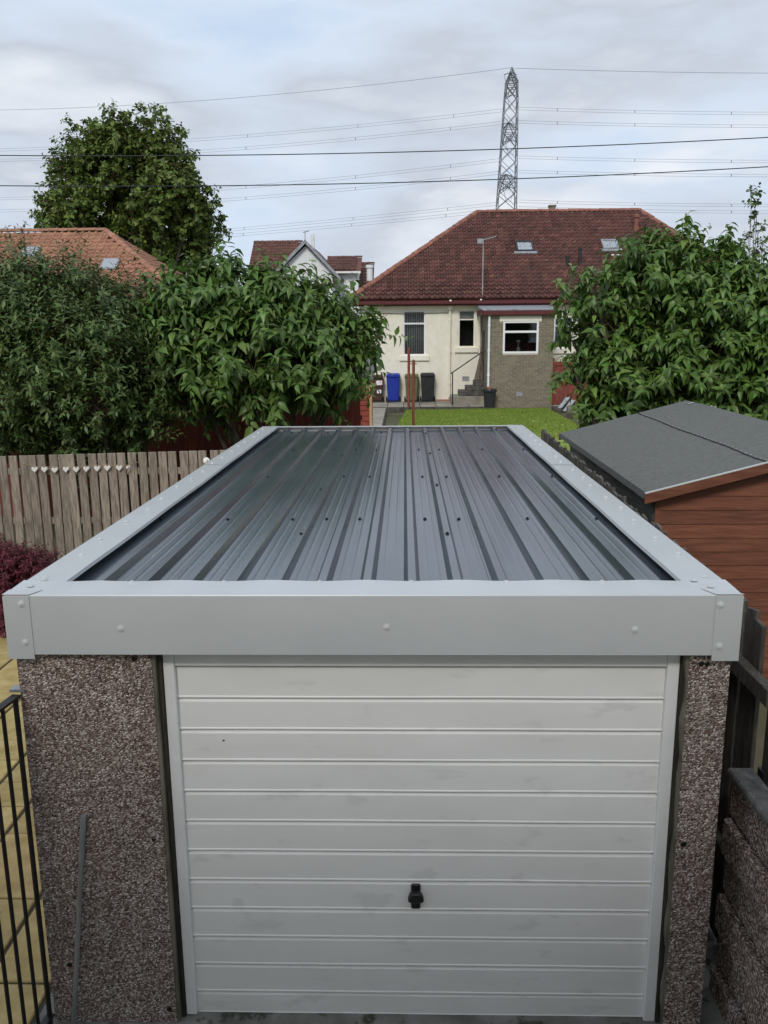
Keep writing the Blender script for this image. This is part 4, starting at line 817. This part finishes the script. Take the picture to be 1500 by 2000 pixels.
for za in arms:
    for s2 in (-1, 1):
        arm = MB(); tip = Vector((cxz(za)+s2*1.0, PY+s2*6.5, za-.1))
        for a in ((-1, s2), (1, s2)):
            arm.tube([lg(a[0], a[1], za+.1), tip], .07, 5); arm.tube([lg(a[0], a[1], za-2.2), tip], .07, 5)
        for k in range(4):
            f_ = k/4; arm.tube([lg(-1, s2, za).lerp(tip, f_), lg(1, s2, za).lerp(tip, f_)], .05, 4); arm.tube([lg(-1, s2, za).lerp(tip, f_), lg(-1, s2, za-2.2).lerp(tip, f_)], .05, 4)
        arm.build('crossarm', 'steel', PYL)
        ins = MB(); zi = za-.2
        for d_ in (-1, 1): ins.tube([tip, tip+Vector((d_*1.0, 0, -.3))], .06, 6)
        ins.tube([tip+Vector((-.9, 0, -.4)), tip+Vector((-.4, 0, -2.4)), tip+Vector((.4, 0, -2.4)), tip+Vector((.9, 0, -.4))], .035, 5)
        ins.build('insulator', 'insul', PYL)
def lerpline(p0, p1, sag, n=24): return [p0.lerp(p1, k/n)-Vector((0, 0, sag*4*(k/n)*(1-k/n))) for k in range(n+1)]
WL = [(1000, 132, 500, 184, 0, 215, 'topmost thin earth wire left of the pylon', .032, 0), (985, 215, 490, 262, 0, 293, 'upper twin conductor left of pylon, highest pair', .022, .45), (978, 240, 490, 286, 0, 313, 'second twin conductor below the topmost pair left of pylon', .022, .45),
      (978, 312, 560, 358, 0, 388, 'third twin conductor left of pylon, crossing behind black cable', .022, .45), (978, 337, 440, 389, 0, 412, 'fourth twin conductor left of pylon', .022, .45),
      (972, 398, 440, 450, 0, 480, 'fifth twin conductor left of pylon, above the white house', .022, .45), (968, 411, 440, 461, 0, 490, 'lowest twin conductor left of pylon', .022, .45)]
WR = [(1003, 133, 1500, 137, 'topmost thin earth wire right of the pylon', .032, 0), (1013, 212, 1500, 216, 'highest twin conductor right of the pylon', .022, .4), (1013, 238, 1500, 240, 'second twin conductor right of the pylon', .022, .4), (1013, 307, 1500, 309, 'third twin conductor right of the pylon', .022, .4), (1013, 335, 1500, 336, 'fourth twin conductor right of the pylon', .022, .4), (1013, 393, 1500, 395, 'fifth twin conductor right of the pylon, just above ridge', .022, .4), (1013, 406, 1500, 408, 'lowest twin conductor right of the pylon, touching the roofline', .022, .4)]
def wire(pts_, r, gap, lb, grp):
    t = thing('power_line', lb, 'power line', tuple(pts_[0]), grp)
    for s2 in ((-.5, .5) if gap else (0,)): MB().tube([p+Vector((0, 0, s2*gap)) for p in pts_], r, 4).build('conductor', 'wire', t)
    if gap:
        for i in (2, 6, 11, 17): MB().box(pts_[i].x-.06, pts_[i].x+.06, pts_[i].y-.05, pts_[i].y+.05, pts_[i].z-gap*.5, pts_[i].z+gap*.5).build('spacer', 'wire', t)
for x0, y0, xm, ym, x1, y1, lb, r, gp in WL:
    p0, p1 = at(x0, y0, PY), at(x1, y1, PY+30)
    # sag so that the middle of the span passes through the seen point
    f_ = (x0-xm)/(x0-x1); Ym = PY+30*f_*.83; pmid = at(xm, ym, Ym); straight = p0.z+(p1.z-p0.z)*f_; sg = max(-.5, (straight-pmid.z)/(4*f_*(1-f_)))
    ext = p1+(p1-p0)*.35; pl = lerpline(p0, p1, sg); sl_ = (pl[-1]-pl[-2]); pl.append(p1+sl_*8+Vector((0, 0, .6))); wire(pl, r, gp, lb, 'power lines left of the pylon')
for x0, y0, x1, y1, lb, r, gp in WR:
    p0, p1 = at(x0, y0, PY), at(x1+420, y1+2, PY+2); wire(lerpline(p0, p1, .5), r, gp, lb, 'power lines right of the pylon')
for a, mid_, b, lb in (((-60, 303), (750, 298), (1560, 265), 'upper black overhead cable crossing the whole sky'), ((-60, 362), (720, 358), (1560, 322), 'lower black overhead cable crossing the whole sky')):
    Yc = 28.0; p0, p1, pm_ = at(*a, Yc), at(*b, Yc), at(*mid_, Yc); f_ = (mid_[0]-a[0])/(b[0]-a[0]); sg = (p0.z+(p1.z-p0.z)*f_-pm_.z)/(4*f_*(1-f_))
    dd = p1-p0; P0, P1 = p0-dd*.0, p1+dd*.0
    t = thing('overhead_cable', lb, 'cable', tuple(P0), 'black overhead cables'); MB().tube(lerpline(P0, P1, sg, 30), .0155, 5).build('cable', 'cable', t)
# ------------------------------------------------------------------ leaves
BROAD_V = np.array([(0, 0, 0), (.33, 0, -.03), (.68, 0, -.17), (1.12, 0, -.46), (.15, .2, .07), (.44, .285, .05), (.77, .16, -.15), (.15, -.2, .07), (.44, -.285, .05), (.77, -.16, -.15)])
BROAD_F = np.array([(0, 1, 4), (4, 1, 5), (5, 1, 2), (5, 2, 6), (6, 2, 3), (0, 7, 1), (7, 8, 1), (8, 2, 1), (8, 9, 2), (9, 3, 2)])
THIN_V = np.array([(0, 0, 0), (.5, .19, .03), (.5, -.19, .03), (1, 0, -.1), (.5, 0, -.03)]); THIN_F = np.array([(0, 4, 1), (1, 4, 3), (0, 2, 4), (2, 3, 4)])
OVAL_V = np.array([(0, 0, 0), (.5, .36, .05), (.5, -.36, .05), (1, 0, -.1)]); OVAL_F = np.array([(0, 3, 1), (0, 2, 3)])
def nrm(a): return a/np.maximum(np.linalg.norm(a, axis=1, keepdims=True), 1e-9)
def leaf_frames(D, Nn):
    X = nrm(D); Z = nrm(Nn-X*np.sum(Nn*X, 1, keepdims=True)); Y = np.cross(Z, X); return X, Y, Z
def leaf_mesh(name, P, X, Y, Z, Ln, TV, TF, m_, parent):
    V = P[:, None, :]+Ln[:, None, None]*(TV[None, :, 0:1]*X[:, None, :]+TV[None, :, 1:2]*Y[:, None, :]+TV[None, :, 2:3]*Z[:, None, :])
    Fc = (TF[None]+(np.arange(len(P))*len(TV))[:, None, None]).reshape(-1, 3); o = npmesh(name, V.reshape(-1, 3), Fc, m_, parent, True); o['kind'] = 'stuff'; return o
def pick_visible(P, n, cell):
    d = P-np.array(CAM); zc = d@np.array(FW); sx_ = 750+F*(d@np.array(RT))/zc; sy_ = 1000-F*(d@np.array(UP))/zc
    ok = (sx_ > 0) & (sx_ < 1500) & (sy_ > 0) & (sy_ < 2000); best = {}
    for i in np.argsort(zc):
        if ok[i]:
            k = (int(sx_[i]//cell), int(sy_[i]//cell))
            if k not in best: best[k] = i
    c = sorted(best.values(), key=lambda i: zc[i]); return np.array(c[:n])
def shoots(blobs, dens, shoot_len, up, inner=.35, seed=1):
    R = np.random.default_rng(seed); S, Dr = [], []
    cs = np.array([b[:3] for b in blobs]); rs = np.array([b[3] for b in blobs])
    for c, r in zip(cs, rs):
        n = int(dens*4*math.pi*r*r); d = nrm(R.normal(size=(n, 3))); rad = r*np.where(R.random(n) < inner, R.uniform(.25, .8, n), R.uniform(.8, 1.0, n))
        p = c+d*rad[:, None]
        deep = np.min(np.linalg.norm(p[:, None, :]-cs[None], axis=2)/rs[None], axis=1); keep = deep > .30
        S.append(p[keep]); Dr.append(d[keep])
    S = np.vstack(S); Dr = np.vstack(Dr); Dr = nrm(Dr*.75+np.array([0, 0, up])+R.normal(size=S.shape)*.28); return S, Dr, shoot_len*(.45+1.0*R.random(len(S))**1.6)
def shrub(name, label, cat, base, blobs, dens, slen, nleaf, leafL, TV, TF, m_, up=.35, seed=1, nparts=0, cell=14, stems=5, droop=.5, trunk_r=.05, crown='foliage', twig_r=.004, sub_twigs=True, inner=.35, limbs=None):
    R = np.random.default_rng(seed+50); t = thing(name, label, cat, tuple(base))
    S, Dr, Ls = shoots(blobs, dens, slen, up, seed=seed, inner=inner); n = len(S)
    k = np.linspace(.12, 1.0, nleaf); Dn = Dr.copy()
    side = nrm(np.cross(Dr, R.normal(size=Dr.shape))); bin_ = np.cross(Dr, side)
    P, D, Nn, Ln = [], [], [], []
    for i, f_ in enumerate(k):
        ang = i*2.4+R.uniform(-.4, .4, n); bend = np.zeros((n, 3)); bend[:, 2] = -.35*Ls*f_*f_*droop
        p = S+Dr*(Ls*f_)[:, None]+bend; sd_ = side*np.cos(ang)[:, None]+bin_*np.sin(ang)[:, None]
        d = Dr*(.35+.5*(f_ > .95))+sd_*.85; d[:, 2] -= droop*R.uniform(.3, 1.1, n)
        nn = Dr*.55+R.normal(size=(n, 3))*.25; nn[:, 2] += .9
        P.append(p); D.append(d); Nn.append(nn); Ln.append(leafL*(.45+.85*R.random(n)**.8)*(1-.28*(f_ > .9)))
    P, D, Nn, Ln = np.vstack(P), np.vstack(D), np.vstack(Nn), np.concatenate(Ln); X, Y, Z = leaf_frames(D, Nn)
    sel = np.zeros(len(P), bool)
    if nparts:
        idx = pick_visible(P, nparts, cell); sel[idx] = True
        me = bpy.data.meshes.new('leaf'); me.from_pydata([tuple(v) for v in TV], [], [tuple(int(a) for a in f) for f in TF]); me.materials.append(MT[m_])
        for p_ in me.polygons: p_.use_smooth = True
        for i in idx: M4 = frame4(P[i], X[i]*Ln[i], Y[i]*Ln[i], Z[i]*Ln[i]); inst('leaf', me, t, M4)
    leaf_mesh(crown, P[~sel], X[~sel], Y[~sel], Z[~sel], Ln[~sel], TV, TF, m_, t)
    # woody frame: stems to every blob, twigs in one mesh
    wood = MB(); b0 = Vector(base); order = sorted(limbs or blobs, key=lambda b: (Vector(b[:3])-b0).length)
    for i, b in enumerate(order):
        c = Vector(b[:3]); st = b0+Vector((random.uniform(-.15, .15), random.uniform(-.15, .15), 0))*trunk_r*20
        mid_ = st.lerp(c, .5)+Vector((random.uniform(-.2, .2), random.uniform(-.2, .2), .15))*b[3]*.6
        wood.tube([st, st.lerp(mid_, .5)+Vector((0, 0, .1)), mid_, c], [trunk_r, trunk_r*.8, trunk_r*.6, trunk_r*.3], 6)
    wood.build('stems', 'bark', t, smooth=True)
    if sub_twigs:
        e_ = S+Dr*Ls[:, None]; e_[:, 2] -= .35*Ls*droop; s0 = S-Dr*(Ls*.5)[:, None]; mid2 = S+Dr*(Ls*.5)[:, None]; mid2[:, 2] -= .35*Ls*.25*droop
        a_ = side*twig_r; b_ = bin_*twig_r; V = np.stack([s0+a_, s0-a_*.5+b_*.87, s0-a_*.5-b_*.87, mid2+a_*.8, mid2-a_*.4+b_*.7, mid2-a_*.4-b_*.7, e_+a_*.4, e_-a_*.2+b_*.35, e_-a_*.2-b_*.35], 1)
        TFq = np.array([(0, 1, 4, 3), (1, 2, 5, 4), (2, 0, 3, 5), (3, 4, 7, 6), (4, 5, 8, 7), (5, 3, 6, 8)]); Fq = (TFq[None]+(np.arange(n)*9)[:, None, None]).reshape(-1, 4)
        o = npmesh('twigs', V.reshape(-1, 3), Fq, 'twig', t); o['kind'] = 'stuff'
    return t
def blobs_px(lst, Y, jit=.5, seed=3):
    R = random.Random(seed); o = []
    for q in lst:
        x, y, r = q[:3]; dy = q[3] if len(q) > 3 else R.uniform(-jit, jit); c = at(x, y, Y+dy); zc = (c-CAM).dot(FW); o.append((c.x, c.y, c.z, r*zc/F))
    return o
bb = blobs_px([(375, 610, 70), (450, 580, 65), (540, 605, 70), (615, 635, 65), (672, 668, 45), (390, 690, 75), (480, 690, 85, -.5), (580, 705, 75, -.5), (650, 715, 45), (430, 770, 45, .4), (555, 760, 34), (640, 755, 40), (345, 660, 50, .2), (705, 655, 22), (505, 792, 13, -.9), (738, 655, 9), (728, 640, 8), (330, 620, 30, -.2)], 12.2)
shrub('broad_leaved_bush', 'large dense bush with big drooping pointed leaves left of the lawn', 'bush', (-1.95, 12.3, -.06), bb, 36, .44, 13, .142, BROAD_V, BROAD_F, 'leafbig', seed=11, droop=.72, up=.45, nparts=300, cell=16, stems=7, trunk_r=.045)
bl = blobs_px([(30, 635, 95), (130, 635, 85), (215, 655, 70), (270, 675, 70), (40, 690, 120, -.3), (160, 715, 120, -.4), (270, 735, 75, -.2), (40, 810, 85, -.6), (140, 815, 80, -.6), (225, 810, 65, -.4), (310, 770, 45), (-60, 690, 130), (305, 700, 45, -.1), (60, 548, 22), (115, 550, 24), (5, 545, 22), (165, 565, 20), (205, 578, 20), (250, 595, 22), (80, 525, 10), (140, 530, 9), (25, 522, 8), (30, 640, 40, -1.0), (120, 660, 40, -1.0), (215, 690, 35, -.9), (80, 760, 45, -1.3), (190, 790, 35, -1.2), (280, 800, 30, -.6), (-40, 790, 100, -.5)], 11.9)
shrub('narrow_leaved_bush', 'tall dark bush of small narrow leaves overhanging the picket fence', 'bush', (-4.1, 12.0, -.06), bl, 100, .46, 17, .10, THIN_V, THIN_F, 'leafsmall', up=.6, seed=21, nparts=300, cell=13, droop=.22, trunk_r=.05, twig_r=.003)
br_ = blobs_px([(1300, 530, 62), (1385, 560, 70), (1460, 590, 75), (1225, 585, 58), (1310, 630, 90), (1400, 650, 95), (1490, 680, 95), (1215, 670, 72), (1270, 725, 85, -.4), (1370, 745, 95, -.5), (1480, 770, 95, -.5), (1195, 750, 55), (1175, 615, 40), (1178, 795, 34), (1145, 700, 26), (1560, 640, 100), (1270, 492, 24), (1330, 500, 26), (1160, 560, 20), (1120, 742, 12), (1395, 515, 22), (1560, 770, 90), (1120, 665, 16), (1128, 610, 16), (1140, 805, 18), (1125, 565, 10), (1440, 530, 22), (1120, 720, 10)], 13.2)
shrub('broad_leaved_tree', 'spreading tree with big bright pointed leaves behind the brown shed', 'tree', (3.9, 13.3, -.06), br_, 31, .46, 13, .14, BROAD_V, BROAD_F, 'leafbig2', seed=31, droop=.72, up=.45, nparts=300, cell=18, trunk_r=.07)
bt = blobs_px([(255, 262, 42), (200, 285, 48), (310, 290, 45), (160, 330, 48), (240, 330, 70), (335, 345, 50), (135, 395, 48), (215, 410, 75), (310, 410, 65), (375, 405, 38), (395, 450, 34), (115, 440, 36), (190, 470, 60), (290, 480, 62), (370, 470, 42), (225, 240, 22), (290, 238, 24), (160, 258, 22), (345, 270, 20), (240, 540, 60), (330, 540, 45), (150, 520, 40), (108, 345, 16), (410, 400, 15), (120, 300, 12), (365, 320, 14), (270, 222, 12), (88, 420, 14), (425, 440, 12), (180, 235, 10), (330, 245, 10)], 60, 2.2)
def clumps(bl_, n, rr, off, seed):
    R = np.random.default_rng(seed); o = []
    for x, y, z, r in bl_:
        for d in nrm(R.normal(size=(n, 3))): k = r*rr*R.uniform(.7, 1.25); o.append((x+d[0]*r*off, y+d[1]*r*off, z+d[2]*r*off, k))
    return o
bt0 = [b for b in bt if b[3] > 1.2]
bt = clumps([b for b in bt if b[3] > .9], 13, .38, .72, 5)+[b for b in bt if b[3] <= .9]+[(x, y+.6, z, r*.72) for x, y, z, r in bt0]
shrub('lime_tree', 'large rounded dark green tree rising behind the orange roof', 'tree', (at(245, 500, 60).x, 60, -.06), bt, 2.2, .95, 13, .36, OVAL_V, OVAL_F, 'leaftree', up=.05, seed=41, droop=.7, trunk_r=.2, limbs=bt0, crown='crown', twig_r=.02, inner=.15)
bm2 = blobs_px([(30, 1150, 75), (80, 1130, 50), (5, 1110, 50), (-40, 1150, 70), (95, 1170, 45), (40, 1210, 50)], 8.35, .15)
shrub('purple_maple', 'low purple red maple bush in front of the picket fence', 'bush', (-3.55, 8.35, -.02), bm2, 330, .17, 12, .05, THIN_V, THIN_F, 'leafred', up=.25, seed=51, nparts=60, cell=18, droop=.7, trunk_r=.018, twig_r=.002)
bs_ = blobs_px([(1468, 378, 9), (1475, 400, 9), (1478, 425, 8), (1481, 450, 8), (1462, 465, 7), (1490, 470, 9), (1484, 490, 10)], 15.6, .1)
shrub('thin_sapling', 'thin sapling with sparse small leaves at upper right edge', 'sapling', (at(1482, 560, 15.6).x, 15.6, -.06), bs_, 95, .12, 6, .085, OVAL_V, OVAL_F, 'leafsmall', up=.5, seed=61, droop=.4, trunk_r=.016)
bx_ = blobs_px([(45, 437, 5), (47, 455, 6), (20, 450, 5), (50, 475, 8)], 12.4, .1)
shrub('tall_shoots', 'few thin leafy shoots rising above the narrow leaved bush', 'plant', (at(45, 560, 12.4).x, 12.4, -.06), bx_, 130, .1, 6, .07, THIN_V, THIN_F, 'leafsmall', up=.8, seed=71, droop=.2, trunk_r=.008)
# short turf blades on the visible part of the lawn
R = np.random.default_rng(91); n = 36000; gy = 22+(R.random(n)**.8)*8.6; gx = R.uniform(-.6, 6.2, n)
poly = [(p.x, p.y) for p in lp]; ins_ = np.zeros(n, bool)
for i in range(len(poly)):
    (x0, y0), (x1, y1) = poly[i], poly[(i+1) % len(poly)]
    c_ = ((y0 > gy) != (y1 > gy)) & (gx < (x1-x0)*(gy-y0)/((y1-y0) or 1e-9)+x0); ins_ ^= c_
gx, gy = gx[ins_], gy[ins_]; n = len(gx); h = R.uniform(.025, .06, n); a = R.uniform(0, 6.28, n); wd = .012
Bp = np.stack([gx, gy, np.full(n, HZ-.004)], 1); d = np.stack([np.cos(a)*wd, np.sin(a)*wd, np.zeros(n)], 1)
tip = Bp+np.stack([R.normal(0, .015, n), R.normal(0, .015, n), h], 1)
go = npmesh('grass', np.stack([Bp-d, Bp+d, tip], 1).reshape(-1, 3), np.arange(n*3).reshape(-1, 3), mat('grass_blade', (.14, .21, .024), (.24, .315, .048), 1.2, .7, rnd=.12, hue=.012, transl=.25))
tag(go, 'short grass blades of the lawn behind the garage', 'grass', kind='stuff')
bpy.context.view_layer.update()
